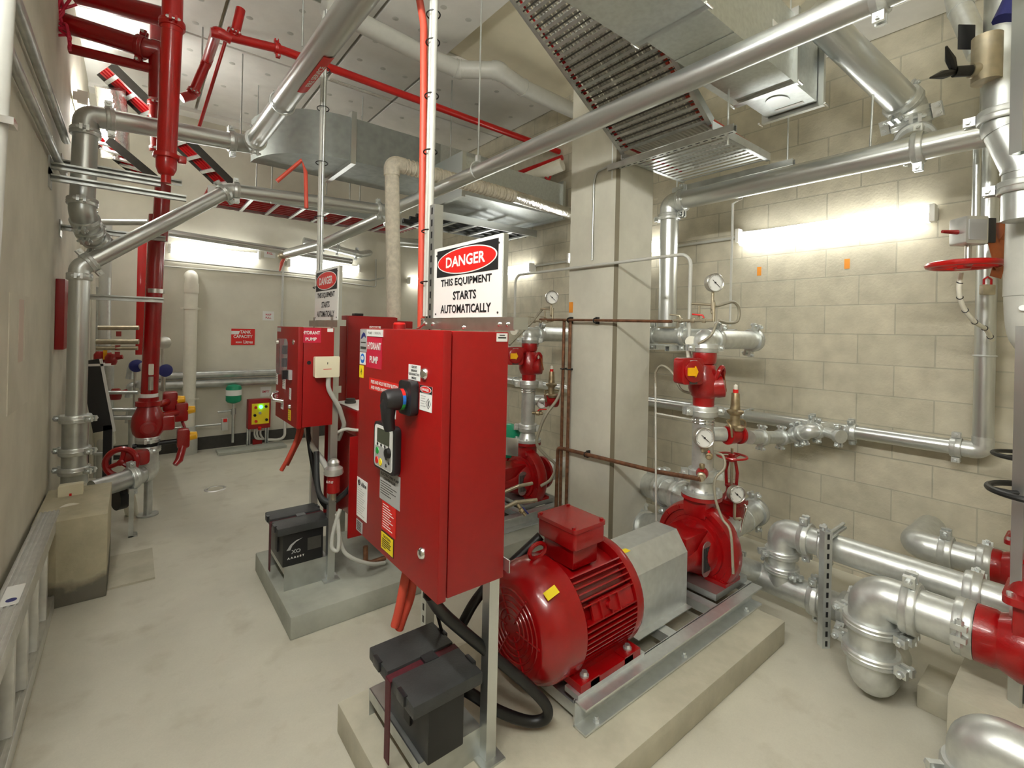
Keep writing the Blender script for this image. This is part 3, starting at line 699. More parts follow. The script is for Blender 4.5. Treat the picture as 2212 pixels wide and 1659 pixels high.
M().ring((xf - .0015, 1.842, .988), (1, 0, 0), .009, .0025, 16, 6).box((xf - .002, 1.832, .9865), (xf - .0012, 1.852, .9895)).build('logo_mark', 'ink', s)
lines(s, xf - .0012, 1.77, 1.858, [(.966 - k * .0092, .55 + .4 * ((k * 37) % 10) / 10) for k in range(12)], 'grey', .0018)
s = sticker(t, 'red_instruction_label', 'redink', (1.510, .880), (1.622, .982), xf)
lines(s, xf - .0012, 1.52, 1.614, [(.972 - k * .0088, .5 + .5 * ((k * 53) % 10) / 10) for k in range(10)], 'white', .0025)
s = sticker(t, 'caution_label', 'yellow', (1.525, .812), (1.622, .871), xf - .0008)
M().cbox((xf, 1.5735, .8415), (.106, .066, .001), SY, UZ).build('black_border', 'ink', s)
words('CAUTION', .062, .010, (xf - .002, 1.5735, .861), SY, UZ, 'ink', s)
lines(s, xf - .002, 1.535, 1.612, [(.850 - k * .007, (.8, .95, .85, .9, .4)[k]) for k in range(5)], 'ink', .003)
s = sticker(t, 'barcode_label', 'grey', (1.802, .795), (1.866, .838), xf)
lines(s, xf - .0012, 1.81, 1.858, [(.832 - k * .006, .9) for k in range(6)], 'drk', .0025)
s = sticker(t, 'side_plate', 'white', (.916, 1.565), (.96, 1.592), Y=y0 + .006); M().box((.922, y0 + .0044, 1.575), (.954, y0 + .0049, 1.58)).box((.927, y0 + .0044, 1.584), (.949, y0 + .0049, 1.587)).build('text_line', 'drk', s)
# red lamp and hook on the top
t2 = thing('warning_lamp_box', 'small red flat lamp box sitting on top of the tall hydrant pump cabinet', 'lamp', (.86, 1.82, 1.598))
M().cyl((.86, 1.82, 1.598), (.86, 1.82, 1.615), .026, n=22).build('lamp_base', 'redp', t2); M().lathe((.86, 1.82, 1.615), (0, 0, 1), [(0, .024), (.004, .025), (.010, .02)], 22).build('lens', 'redink', t2)
tag(M().tube(smooth_pts([(.93, 1.80, 1.602), (.93, 1.77, 1.608), (.935, 1.745, 1.625), (.94, 1.765, 1.640), (.945, 1.79, 1.638)]), .004, 8).build('wire_hook', 'chrome', loc=(.93, 1.80, 1.60)), 'small chrome hook curling up behind the tall red cabinet', 'hook')

# support stand of the big cabinet
t = thing('strut_stand', 'galvanized strut posts and cross bar carrying the tall hydrant pump cabinet', 'stand', (.99, 1.56, .118))
def strut(a, b, parent, mt='galv', wd=.041, up=(1, 0, 0), name='strut_post', slots=True):
    a, b = V(a), V(b); d = (b - a).normalized(); u = V(up); u = (u - d * u.dot(d)).normalized(); v = d.cross(u); m_ = M()
    h = wd / 2
    m_.prism([(-h, -h), (h, -h), (h, h), (h * .45, h), (h * .45, h - .004), (h - .004, h - .004), (h - .004, -h + .004), (-h + .004, -h + .004), (-h + .004, h - .004), (-h * .45, h - .004), (-h * .45, h), (-h, h)], a, v, u, (b - a).length * (1 if V(v).cross(u).dot(d) > 0 else -1))
    o = m_.build(name, mt, parent, smooth=0)
    if slots:
        s_ = M(); n = int((b - a).length / .05); 
        for k in range(n): s_.cbox(a + d * (k + .5) * .05 - u * (h + .0003), (.028, .012, .0006), d, v)
        s_.build('slot_hole', 'ink', o)
    return o
strut((.99, 1.325, .118), (.99, 1.325, 1.60), t, up=(1, 0, 0), slots=False)
strut((.99, 1.765, .118), (.99, 1.765, 2.12), t, up=(1, 0, 0))
b = M().box((.9675, 1.20, 1.601), (.9715, 1.84, 1.646)); b.build('cross_plate', 'steel', t, smooth=0)
M().cbox((.985, 1.19, 1.625), (.06, .003, .04)).build('end_bracket', 'galv', t)
for y in (1.235, 1.28, 1.5, 1.735, 1.80): M().lathe((.9675, y, 1.622 if y != 1.5 else 1.61), (-1, 0, 0), [(0, .008), (.004, .008), (.008, .004)], 12).build('bolt', 'chrome', t)
M().box((.9675, 1.20, .815), (.9715, 1.84, .856)).build('cross_plate', 'galv', t, smooth=0)
M().cbox((.985, 1.295, .80), (.05, .003, .05)).build('foot_bracket', 'galv', t)
for y in (1.325, 1.765): M().cbox((.99, y, .122), (.09, .09, .008)).build('foot_plate', 'galvd', t)

def danger_sign(label, X, ya, yb, za, zb):
    t = thing('danger_sign', label, 'sign', (X, (ya + yb) / 2, za), 'danger signs on the cabinets')
    W, H, yc = yb - ya, zb - za, (ya + yb) / 2
    M().box((X, ya, za), (X + .003, yb, zb)).build('sign_board', 'white', t, smooth=0)
    M().box((X - .0008, ya + W * .05, zb - H * .425), (X - .0001, yb - W * .05, zb - H * .045)).build('black_panel', 'ink', t, smooth=0)
    e = [(W * .43 * math.cos(k * PI / 24), H * .168 * math.sin(k * PI / 24)) for k in range(48)]
    M().prism([(x * 1.02, y * 1.06) for x, y in e], (X - .0009, yc, zb - H * .235), SY, UZ, .0006).build('oval_border', 'white', t, smooth=0)
    M().prism([(x * .985, y * .965) for x, y in e], (X - .0017, yc, zb - H * .235), SY, UZ, .0006).build('red_oval', 'redink', t, smooth=0)
    words('DANGER', W * .58, H * .15, (X - .0024, yc, zb - H * .235), SY, UZ, 'white', t)
    words('THIS EQUIPMENT', W * .75, H * .118, (X - .0006, yc, zb - H * .52), SY, UZ, 'ink', t)
    words('STARTS', W * .345, H * .118, (X - .0006, yc, zb - H * .70), SY, UZ, 'ink', t)
    words('AUTOMATICALLY', W * .745, H * .118, (X - .0006, yc, zb - H * .88), SY, UZ, 'ink', t)
    for y in (ya + .02, yb - .02):
        for z in (za + .015, zb - .03): M().cyl((X - .002, y, z), (X, y, z), .004, n=8).build('screw', 'drk', t)
    M().box((X + .003, ya - .003, za), (X + .022, ya + .003, zb)).build('edge_angle', 'galv', t, smooth=0)
    return t
danger_sign('large danger sign standing on the strut bar over the tall red cabinet', .972, 1.277, 1.74, 1.647, 1.93)

# second, smaller cabinet
x0, x1, y0, y1, z0, z1 = .716, .912, 2.777, 3.27, 1.035, 1.597
t = thing('pump_controller_cabinet', 'smaller red hydrant pump cabinet with a white junction box on its side', 'cabinet', ((x0 + x1) / 2, (y0 + y1) / 2, z0))
M().box((x0 + .03, y0 + .004, z0 + .003), (x1, y1 - .003, z1 - .002)).build('cabinet_body', 'redp', t, bevel=.004)
door = M().box((x0, y0, z0), (x0 + .027, y1, z1)).build('door', 'redp', t, bevel=.004)
xf = x0 - .0002
M().lathe((x0, 2.87, 1.51), (-1, 0, 0), [(0, .016), (.004, .016), (.01, .0)], 16).build('door_lock', 'chrome', door)
o = M().rbox((x0 - .02, 3.05, 1.42), (.1, .21, .04), .04, SY, UZ).build('clear_cover', 'clear', t)
for z in (1.46, 1.385): M().cbox((x0 - .012, 3.03, z), (.03, .05, .022), SY, UZ).build('control_knob', 'black', o)
M().lathe((x0 - .041, 3.05, 1.505), (-1, 0, 0), [(0, .012), (.012, .01), (.014, 0)], 12).build('cover_screw', 'chrome', o)
M().cbox((x0 - .008, 2.91, 1.322), (.045, .055, .016), SY, UZ).build('switch_plate', 'grey', t)
M().cbox((x0 - .03, 2.925, 1.322), (.02, .05, .03), SY, UZ).build('rotary_switch', 'blackp', t)
for ya, yb, za, zb, mm in ((3.22, 3.265, 1.235, 1.36, 'white'), (3.03, 3.1, 1.225, 1.31, 'white'), (2.9, 2.94, 1.18, 1.245, 'white'), (3.2, 3.25, 1.13, 1.2, 'magenta'), (3.07, 3.13, 1.1, 1.16, 'white'), (2.9, 2.955, 1.06, 1.12, 'yellow'), (3.17, 3.26, 1.565, 1.59, 'grey')):
    s = sticker(t, 'yellow_label' if mm == 'yellow' else 'notice_label', mm, (ya, za), (yb, zb), xf)
    if mm != 'grey': lines(s, xf - .0012, ya + .006, yb - .006, [(zb - .012 - k * .011, .6 + .1 * (k % 4)) for k in range(int((zb - za - .014) / .011))], 'drk' if mm != 'magenta' else 'white', .002)
M().tube(fillet([(x0, 3.08, 1.15), (x0 - .05, 3.1, 1.16), (x0 - .06, 3.11, 1.19), (x0 - .02, 3.12, 1.2)], .02), .012, 10).build('pull_handle', 'chrome', t)
M().lathe((x0, 2.92, 1.14), (-1, 0, 0), [(0, .014), (.01, .012), (.012, 0)], 12).build('door_lock', 'chrome', door)
s = sticker(t, 'pump_name_label', 'magenta', (.728, 1.51), (.838, 1.592), Y=y0 + .004)
words('HYDRANT', .095, .019, (.784, y0 + .0027, 1.566), SX, UZ, 'white', s); words('PUMP', .06, .019, (.784, y0 + .0027, 1.53), SX, UZ, 'white', s)
sticker(t, 'maker_plate', 'white', (.872, 1.572), (.905, 1.592), Y=y0 + .004)
M().cyl((.776, y0 + .003, 1.398), (.776, y0 + .0045, 1.398), .011, n=16).build('cable_hole', 'ink', t)
tb = thing('junction_box', 'cream square junction box on the side of the smaller red cabinet', 'box', (.863, 2.74, 1.325))
M().rbox((.863, 2.757, 1.375), (.132, .115, .034), .008, SX, UZ).build('box_body', 'cream', tb); M().rbox((.863, 2.737, 1.375), (.136, .119, .008), .008, SX, UZ).build('box_lid', 'cream', tb, bevel=.002)
M().box((.84, 2.7325, 1.362), (.885, 2.7335, 1.365)).build('lid_mark', 'redink', tb)
M().box((.861, 2.7325, 1.39), (.865, 2.7335, 1.402)).build('lid_mark', 'ink', tb)
wire('conduit', 'pale grey conduit curving down out of the cream junction box', [(.875, 2.755, 1.32), (.875, 2.755, 1.25), (.95, 2.78, 1.13), (1.0, 2.83, 1.02), (.99, 2.9, .92)], .013, 'gpvc', 'conduit', R=.1)
t = thing('strut_stand', 'galvanized strut posts carrying the smaller hydrant pump cabinet', 'stand', (.935, 3.0, .118))
strut((.936, 2.841, .118), (.936, 2.841, 1.66), t, up=(1, 0, 0), slots=False); strut((.936, 3.19, .118), (.936, 3.19, 1.66), t, up=(1, 0, 0), slots=False)
M().box((.9135, 2.74, 1.60), (.917, 3.29, 1.64)).build('cross_plate', 'steel', t, smooth=0)
M().cbox((.935, 2.73, 1.625), (.05, .004, .035)).build('end_bracket', 'galv', t); M().cbox((.945, 2.815, 1.235), (.05, .004, .04)).build('end_bracket', 'galv', t)
for y in (2.841, 3.19): M().cbox((.936, y, .122), (.09, .09, .008)).build('foot_plate', 'galvd', t)
danger_sign('smaller danger sign in shade above the second red cabinet', .918, 2.75, 3.19, 1.642, 1.955)

# third cabinet
x0, x1, y0, y1, z0, z1 = 1.262, 1.66, 3.55, 3.74, 1.0, 1.69
t = thing('pump_controller_cabinet', 'red diesel fuel cabinet half hidden behind the tall hydrant pump cabinet', 'cabinet', ((x0 + x1) / 2, (y0 + y1) / 2, z0))
M().box((x0, y0 + .03, z0), (x1, y1, z1)).build('cabinet_body', 'redp', t, bevel=.005); M().box((x0 + .004, y0, z0 + .004), (x1, y0 + .027, z1 - .004)).build('door', 'redp', t, bevel=.004)
s = sticker(t, 'fuel_label', 'white', (1.43, 1.57), (1.52, 1.615), Y=y0)
words('DIESEL', .075, .016, (1.475, y0 - .0013, 1.603), SX, UZ, 'redink', s); words('FUEL', .05, .016, (1.475, y0 - .0013, 1.582), SX, UZ, 'redink', s)
M().box((1.33, 3.6, 1.69), (1.40, 3.66, 1.71)).build('vent_cap', 'black', t, bevel=.004)
M().box((1.56, 3.56, 1.60), (1.80, 3.72, 1.66)).build('side_box', 'redp', t, bevel=.006)
for x in (1.30, 1.62): M().box((x - .02, 3.68, 0), (x + .02, 3.72, 1.0)).build('cabinet_leg', 'galvd', t)

# diesel engine beside the second pump
t = thing('diesel_engine', 'dark red pump engine with header tank behind the smaller cabinet', 'engine', (1.35, 3.0, .22))
M().box((1.06, 2.80, .94), (1.25, 3.24, 1.10)).build('header_tank', 'redcast', t, bevel=.02)
M().box((1.07, 2.82, 1.1001), (1.24, 3.22, 1.104)).build('tank_label', 'white', t)
M().lathe((1.13, 3.1, 1.104), (0, 0, 1), [(0, .035), (.014, .036), (.018, .03), (.03, .03), (.032, 0)], 20).build('filler_cap', 'drk', t)
M().box((1.10, 2.80, .40), (1.20, 3.24, .93)).build('radiator', 'redcast', t, bevel=.01)
M().prism([(0, 0), (.34, 0), (.12, .60), (0, .60)], (1.02, 2.79, .35), (1, 0, 0), (0, 0, 1), -.012).build('side_plate', 'redcast', t, smooth=0)
M().prism([(0, 0), (.34, 0), (.12, .60), (0, .60)], (1.02, 3.25, .35), (1, 0, 0), (0, 0, 1), -.012).build('side_plate', 'redcast', t, smooth=0)
e = M().box((1.30, 2.86, .36), (1.82, 3.15, .80)); e.box((1.34, 2.90, .80), (1.78, 3.11, .88))
for k in range(4): e.cyl((1.38 + k * .12, 2.87, .7), (1.38 + k * .12, 2.80, .72), .03, n=14)
e.build('engine_block', 'redcast', t, bevel=.012)
M().lathe((1.27, 3.005, .6), (1, 0, 0), [(0, .17), (.02, .19), (.03, .17)], 26).build('fan_shroud', 'drk', t)
for s in (-1, 1): M().box((1.36, 3.005 + s * .2 - .03, .2385), (1.76, 3.005 + s * .2 + .03, .37)).build('engine_mount', 'redcast', t, bevel=.004)
hose('radiator_hose', 'thin grey hose arching across the engine header tank', [(.96, 2.83, .98), (1.0, 2.80, 1.0), (1.08, 2.785, .99), (1.2, 2.79, 1.04), (1.32, 2.83, 1.02)], .009, 'cable', 'hose')
hose('flexible_hose', 'ribbed dark hose looping under the red filter by the smaller cabinet', [(0.875, 2.948, 0.854), (0.874, 2.885, 0.636), (0.927, 2.843, 0.569), (1.007, 2.843, 0.6), (1.134, 2.934, 0.66)], .016, 'greyp', 'hose')
hose('flexible_hose', 'black hose hanging below the smaller red cabinet', [(0.86, 3.088, 0.984), (0.867, 3.019, 0.812), (0.91, 2.984, 0.573), (0.947, 2.955, 0.495)], .014, 'black', 'hose')
t = thing('oil_filter', 'red filter canister under a pale cap on the strut post', 'filter', (0.909, 2.729, 0.646))
c = V((0.915, 2.75, 0.705)); M().lathe(c - V((0, 0, .05)), UZ, [(0, .03), (.005, .036), (.10, .036), (.105, .03)], 22).build('canister', 'redp', t)
M().lathe(c + V((0, 0, .055)), UZ, [(0, .05), (.01, .055), (.035, .05), (.05, .03), (.07, .032), (.085, .02)], 22).build('filter_head', 'alu', t)
M().cyl(c - V((0, 0, .09)), c - V((0, 0, .045)), .012).build('drain_tap', 'brass', t)
words('CL75 07', .045, .014, c + V((-.0285, -.0235, .02)), V((.64, -.77, 0)), UZ, 'white', t)
hose('coiled_cable', 'grey cable bundle coiled against the post of the smaller cabinet', [(0.941, 2.704, 0.568), (0.91, 2.703, 0.471), (0.893, 2.691, 0.375), (0.921, 2.668, 0.356), (0.93, 2.687, 0.445), (0.927, 2.715, 0.541), (0.951, 2.696, 0.358), (1.005, 2.679, 0.284), (1.12, 2.689, 0.213), (1.226, 2.732, 0.171)], .011, 'gpvc', 'cable')
hose('conduit', 'pale grey conduit bending from under the smaller cabinet to the post', [(0.856, 3.092, 0.97), (0.871, 3.041, 0.878), (0.913, 2.918, 0.786), (0.93, 2.84, 0.719)], .017, 'gpvc', 'conduit')
for k, (a, lb) in enumerate((([(0.824, 3.117, 0.998), (0.8, 3.098, 0.904), (0.757, 3.107, 0.795), (0.727, 3.131, 0.721)], 'orange cable tail hanging under the smaller cabinet, longer one'), ([(0.849, 3.136, 0.992), (0.829, 3.126, 0.909), (0.796, 3.14, 0.825), (0.766, 3.164, 0.741)], 'orange cable tail hanging under the smaller cabinet, shorter one'))):
    hose('orange_cable', lb, a, .013, 'orange', 'cable')
tag(M().tube([(1.116, 2.756, 0.292), (1.118, 2.754, 0.204), (1.152, 2.766, 0.179), (1.251, 2.776, 0.178)], .015, 12).build('copper_pipe', 'copper', loc=(1.118, 2.754, 0.204)), 'short bent copper drain pipe on the grey plinth', 'pipe')

# ------------------------------------------------------------------ batteries
def battery(label, ax, ay, az, lx, ly, rot, flip=1, logo=False, wide=1.0):
    # battery box: lx along local x, ly along local y
    c, s = math.cos(rot), math.sin(rot); u = V((c, s, 0)); v = V((-s, c, 0)); o = V((ax, ay, az))
    t = thing('battery_box', label, 'battery', o, 'black batteries')
    L = lambda x, y, z: o + u * x + v * y + V((0, 0, z))
    b = M().prism([(-lx / 2 + .008, -ly / 2 + .008), (lx / 2 - .008, -ly / 2 + .008), (lx / 2 - .008, ly / 2 - .008), (-lx / 2 + .008, ly / 2 - .008)], L(0, 0, 0), u, v, .185)
    b.build('battery_body', 'bat', t, bevel=.006)
    W = lx * wide
    for sgn, yy in ((-1, -ly * .29), (1, ly * .29)):
        l = M().cbox(L(0, yy, .205), (W, ly * .47, .042), u, v); l.build('lid_half', 'greyp', t, bevel=.006)
        for e in (-.5, .5): M().cbox(L(W * e, yy * 1.0, .212), (.016, .05, .034), u, v).build('lid_clip', 'blackp', t, bevel=.003)
    M().cbox(L(0, 0, .199), (W * .97, ly * .2, .028), u, v).build('lid_channel', 'greyp', t)
    st = M().tube([L(-W / 2 - .004, .0, -.05), L(-W / 2 - .004, 0, .1), L(-W / 2 - .003, 0, .21), L(-W * .3, 0, .219), L(W * .3, 0, .219), L(W / 2 + .003, 0, .21), L(W / 2 + .004, 0, .05)], .004, 6)
    s2 = M()
    P = [L(-W / 2 - .004, 0, -.06), L(-W / 2 - .004, 0, .212), L(W / 2 + .004, 0, .217), L(W / 2 + .004, 0, 0.0)]
    for a, b_ in zip(P, P[1:]):
        d = (b_ - a); s2.cbox((a + b_) / 2, (d.length, .036, .004), d, v)
    sp = s2.build('hold_down_strap', 'strap', t)
    M().cbox(L(.02, 0, .222), (.05, .044, .01), u, v).build('strap_buckle', 'blackp', sp)
    M().cbox(L(-lx / 2 + .006, 0 - .02, .10), (.008, .045, .09), u, v).build('hand_grip', 'ink', t)
    if logo:
        n = -v; f = L(-.04, -ly / 2 + .0075, .1)
        b = M()
        sw = [(-.05, -.01), (-.03, .02), (0, .038), (.035, .045), (.0, .03), (-.02, .012), (-.03, -.01)]
        b.prism(sw, f + n * .0005, u, (0, 0, 1), .0008); b.build('logo_mark', 'grey', t, smooth=0)
        words('A A A 6 8 T', .09, .012, f + V((0, 0, -.055)) + n * .0008, u, UZ, 'white', t)
        words('XO', .05, .022, f + V((0, 0, -.022)) + n * .0008, u, UZ, 'grey', t)
        M().cbox(f + u * .1 + V((0, 0, .0)) + n * .0005, (.075, .07, .001), u, (0, 0, 1)).build('rating_label', 'drk', t)
    return t
def bench(label, ax, ay, lx, ly, rot, h, mt='galvd'):
    c, s = math.cos(rot), math.sin(rot); u = V((c, s, 0)); v = V((-s, c, 0)); o = V((ax, ay, .118))
    b = M()
    for y in (-ly / 2, ly / 2): b.cbox(o + v * y + V((0, 0, h / 2)), (lx, .004, h), u, v)
    b.cbox(o - u * lx / 2 + V((0, 0, h - .02)), (.004, ly, .04), u, v)
    b.cbox(o + V((0, 0, h - .003)), (lx, ly, .006), u, v)
    return tag(b.build('battery_bench', mt, loc=o, smooth=0), label, 'stand', 'battery benches')
battery('large black battery box with maroon strap beside the tall cabinet post', .818, 1.475, .222, .15, .33, 0, wide=1.72)
battery('black battery box with pale printed label on the grey painted plinth', .785, 2.985, .255, .235, .30, 0, logo=True, wide=1.2)
bench('folded steel bench under the battery box with the maroon strap', .855, 1.545, .24, .40, 0, .103)
bench('folded steel bench under the battery box with the pale printed label', .805, 3.03, .235, .36, 0, .136)
hose('power_cable', 'thick black cable looping from the tall cabinet past its post', [(0.748, 1.323, 0.763), (0.81, 1.349, 0.674), (0.911, 1.346, 0.562), (1.029, 1.328, 0.439), (1.14, 1.291, 0.322), (1.214, 1.27, 0.225), (1.219, 1.279, 0.171), (1.169, 1.319, 0.159), (1.069, 1.373, 0.212), (0.995, 1.432, 0.269), (0.959, 1.486, 0.287)], .0195, 'black', 'cable', n=16)
hose('power_cable', 'black cable rising behind the red motor to its terminal box', [(1.097, 1.658, 0.383), (1.145, 1.645, 0.459), (1.232, 1.652, 0.511), (1.347, 1.637, 0.576), (1.466, 1.594, 0.673)], .021, 'black', 'cable', n=16)
hose('thin_cable', 'thin black cable dropping behind the strapped battery box', [(0.922, 1.568, 0.518), (0.947, 1.573, 0.444), (0.973, 1.577, 0.384)], .006, 'black', 'cable')
hose('orange_cable', 'thick orange cable tail hanging under the tall cabinet, straighter one', [(0.79, 1.57, 0.722), (0.781, 1.577, 0.655), (0.771, 1.586, 0.579), (0.761, 1.593, 0.526)], .016, 'orange', 'cable', n=14)
hose('orange_cable', 'thick orange cable tail hanging under the tall cabinet, bent one', [(0.82, 1.572, 0.696), (0.812, 1.578, 0.619), (0.794, 1.592, 0.551), (0.782, 1.602, 0.503)], .016, 'orange', 'cable', n=14)

# conduits rising behind the tall cabinet to the ceiling
wire('conduit', 'salmon red conduit rising behind the tall cabinet and the danger sign', [(.99, 1.878, 1.60), (.99, 1.90, 2.6), (.99, 1.915, 2.95), (.955, 2.0, 3.35), (.955, 2.0, 4.3)], .0165, 'orange', 'conduit', R=.25, n=16)
CON = []
for k, (dx, y, r, lb) in enumerate(((.0, 1.808, .0145, 'grey conduit rising behind the danger sign, next to the slotted post'), (.0, 1.834, .0105, 'slim grey conduit strapped between the two stouter conduits over the tall cabinet'), (.02, 1.848, .0065, 'slim dark cable strapped beside the salmon conduit'))):
    wire('conduit', lb, [(.985 + dx, y, 1.655 if k < 2 else 1.62), (.985 + dx, y, 4.3)], r, ('gpvc', 'gpvc', 'greyp')[k], 'conduit', R=0, n=16)
for z in (1.80, 2.02, 2.36, 2.60, 2.83, 2.95, 3.05):
    tag(M().ring((.988, 1.826, z), (0, .1, 1), .029, .003, 20, 6).build('cable_tie', 'black', loc=(.99, 1.845, z)), 'black cable tie around the conduits over the tall cabinet', 'cable tie', 'cable ties on the tall cabinet conduits')
for y, r, lb, mm in ((3.165, .017, 'stout grey conduit climbing beside the smaller danger sign', 'gpvc'), (3.195, .011, 'slim grey conduit beside the stout one at the smaller danger sign', 'gpvc'), (3.137, .010, 'slim dark conduit beside the smaller danger sign', 'galvd')):
    wire('conduit', lb, [(.935, y, 1.63), (.935, y, 3.62)], r, mm, 'conduit', R=0, n=14)
for z in (1.85, 2.3, 2.65, 3.0, 3.25):
    tag(M().ring((.935, 3.165, z), (0, .1, 1), .036, .003, 20, 6).build('cable_tie', 'black', loc=(.935, 3.168, z)), 'black cable tie around the conduits of the smaller cabinet', 'cable tie', 'cable ties on the smaller cabinet conduits')
tag(M().tube([(0.712, 3.35, 2.529), (0.848, 3.3, 2.685), (0.862, 3.26, 2.6), (0.867, 3.24, 2.363)], .013, 12).build('conduit', 'orange', loc=(0.848, 3.3, 2.685)), 'orange conduit with a sharp bend beside the conduits of the smaller cabinet', 'conduit')

# ------------------------------------------------------------------ overhead pipes
PC, XC = 2.825, 2.05
t = run('large galvanized pipe crossing overhead from the far elbow to the block wall side', [(XC, -.6, PC), (XC, 4.61, PC - .02), (.62, 4.61, 2.73), (-.285, 4.40, 1.97), (-.29, 4.40, .50)], .056, 'galv', 'silver', cpl='e', name='galvanized_pipe', R=.115, bolts=True, extra=((0, .215),))
hn = M()
for y in (.53, 3.03):
    hn.ring((XC, y, PC), (0, 1, 0), .066, .005, 28, 8); hn.cbox((XC, y, PC + .09), (.03, .03, .05))
hn.build('hanger_clamp', 'bright', t)
for y, lb in ((3.03, 'beside the orange-edged cable tray'), (.53, 'over the square duct elbow')):
    tag(M().cyl((XC, y, PC + .09), (XC, y, ZC), .007, n=8).build('hanger_rod', 'bright', loc=(XC, y, PC + .09)), 'threaded rod holding the large crossing pipe ' + lb, 'rod')
t = run('galvanized fire service pipe with a red label running up to the ceiling side', [(.78, .2, 3.06), (.78, 4.62, 3.15), (-.275, 4.5, 3.05), (-.285, 4.47, 2.36), (-.24, 4.62, 2.22), (-.12, 4.8, 2.15)], .070, 'galv', 'galvd', cpl='e', name='galvanized_pipe', R=.13)
M().ring((.78, 3.55, 3.128), (0, 1, 0), .079, .006, 28, 8).build('hanger_clamp', 'bright', t)
d = V((0, 4.42, .09)).normalized(); n = V((.30, -.1, -.95)); n = (n - d * n.dot(d)).normalized(); u = d.cross(n)
lab = M()
c0 = V((.78, 2.88, 3.115))
seg = []
for i in range(7):
    a = -.42 + .84 * i / 6; seg.append(n * math.cos(a) + u * math.sin(a))
P = [c0 - d * .26 + q * .0748 for q in seg] + [c0 + d * .26 + q * .0748 for q in seg]
lab.add(P, [(i, i + 1, i + 8, i + 7) for i in range(6)]); lab.build('fire_service_label', 'redink', t)
words('FIRE SERVICE', .30, .032, c0 + n * .0751, -d, n.cross(-d), 'white', t)
t = run('galvanized pipe dropping along the block wall to the discharge header', [(3.25, -.2, 2.62), (3.25, 2.14, 2.62), (3.25, 2.14, 1.66)], .068, 'galv', 'silver', cpl='e', name='galvanized_pipe', R=.10, extra=((0, .36),))
run('fat overhead pipe with a faded red label ending over the block wall light', [(2.866, 1.064, 3.419), (3.596, 0.763, 2.986), (3.655, 0.741, 2.808), (3.25, .66, 2.63)], .084, 'galv', 'silver', cpl='e', name='galvanized_pipe', R=.1)
for (p, z1) in (((3.284, 0.859, 3.008), ZC), ((3.387, 0.815, 3.373), ZC)):
    pass
tag(M().cyl((3.31, 0.863, 3.005), (3.25, 0.858, 2.616), .006, n=8).build('hanger_rod', 'bright', loc=(3.25, 0.858, 2.616)), 'short threaded rod between the fat labelled pipe and the pipe under it', 'rod')
wire('steel_conduit', 'thin steel conduit hanging from the wall side pipe beside the long batten light', [(3.3, 1.60, 2.56), (3.3, 1.666, 2.533), (3.3, 1.667, 1.667)], .008, 'gpvc', 'conduit', R=0)
run('galvanized discharge header pipe on a steel bracket behind the column', [(3.25, 1.60, 1.59), (3.25, 3.6, 1.59)], .0575, 'silver', cpl='', name='galvanized_pipe', extra=((0, .20), (0, .33)))
t = thing('wall_bracket', 'galvanized strut bracket under the discharge header pipe', 'bracket', (3.4, 2.15, 1.5))
strut((3.12, 2.05, 1.495), (3.85, 2.05, 1.495), t, 'bright', up=(0, 0, -1), name='strut_arm'); strut((3.12, 2.3, 1.495), (3.85, 2.3, 1.495), t, 'bright', up=(0, 0, -1), name='strut_arm')
M().box((3.12, 2.02, 1.517), (3.16, 2.34, 1.527)).build('cross_plate', 'bright', t)

# wall pipe
t = run('small galvanized pipe along the block wall turning up beside the wheel valve', [(3.74, 5.9, .975), (3.74, .43, .985), (3.74, .43, 3.4)], .0445, 'galv', 'silver', cpl='', name='galvanized_pipe', R=.08)
coupling((3.74, .54, .985), (0, 1, 0), .0445, t)
for y in (1.28, 1.05): coupling((3.74, y, .983), (0, 1, 0), .0445, t, ear=(-.3, 0, 1))
cl = M()
for y in (1.75, 3.2, 4.6): cl.ring((3.74, y, .98), (0, 1, 0), .047, .005, 22, 8).box((3.77, y - .012, 1.02), (3.85, y + .012, 1.03))
cl.ring((3.74, .43, 1.52), (0, 0, 1), .048, .005, 22, 8); cl.build('pipe_clip', 'bright', t)
t = run('galvanized branch pipe from the red relief valve into the wall pipe', [(3.087, 1.42, 0.955), (3.666, 1.42, 0.884), (3.55, 1.24, .975), (3.745, 1.16, .984)], .043, 'silver', cpl='e', name='galvanized_pipe', R=.05, extra=((0, .3),))
t = run('open clamp stub on the branch of the wall pipe', [(3.62, 1.16, .975), (3.56, 1.07, .972)], .034, 'silver', cpl='', ends='t', name='pipe_stub')
# relief valve
for A, lb in ((A1, 'red relief valve with brass spring bonnet clear of the column'), (A2, 'red relief valve with brass spring bonnet behind the column edge')):
    c = V((RX + .155, A - .11, 1.025)); t = thing('relief_valve', lb, 'valve', c - V((0, 0, .07)), 'relief valves')
    M().lathe(c + V((-.055, .02, 0)), V((1, -.25, 0)), [(0, .03), (0, .052), (.015, .052), (.02, .042), (.05, .05), (.09, .042), (.095, .056), (.11, .056), (.11, .03)], 22).build('valve_body', 'redcast', t)
    M().lathe(c + V((0, 0, .03)), UZ, [(0, .045), (.02, .05), (.03, .03), (.06, .026), (.085, .028), (.10, .045), (.112, .047), (.12, .028), (.14, .026), (.21, .022), (.215, .02)], 20).build('bonnet', 'bronze', t)
    M().cyl(c + V((0, 0, .244)), c + V((0, 0, .265)), .015).build('red_collar', 'redink', t)
    M().lathe(c + V((0, 0, .265)), UZ, [(0, .012), (.022, .012), (.032, 0)], 12).build('clear_cap', 'wpvc', t)
    h = M()
    for s in (-1, 1): h.tube(smooth_pts([c + V((0, 0, .09)), c + V((.06 * s, -.015 * s, .085)), c + V((.085 * s, -.02, .06)), c + V((.07 * s, -.02, .0))]), .006, 8)
    h.build('pilot_tube', 'bronze', t)
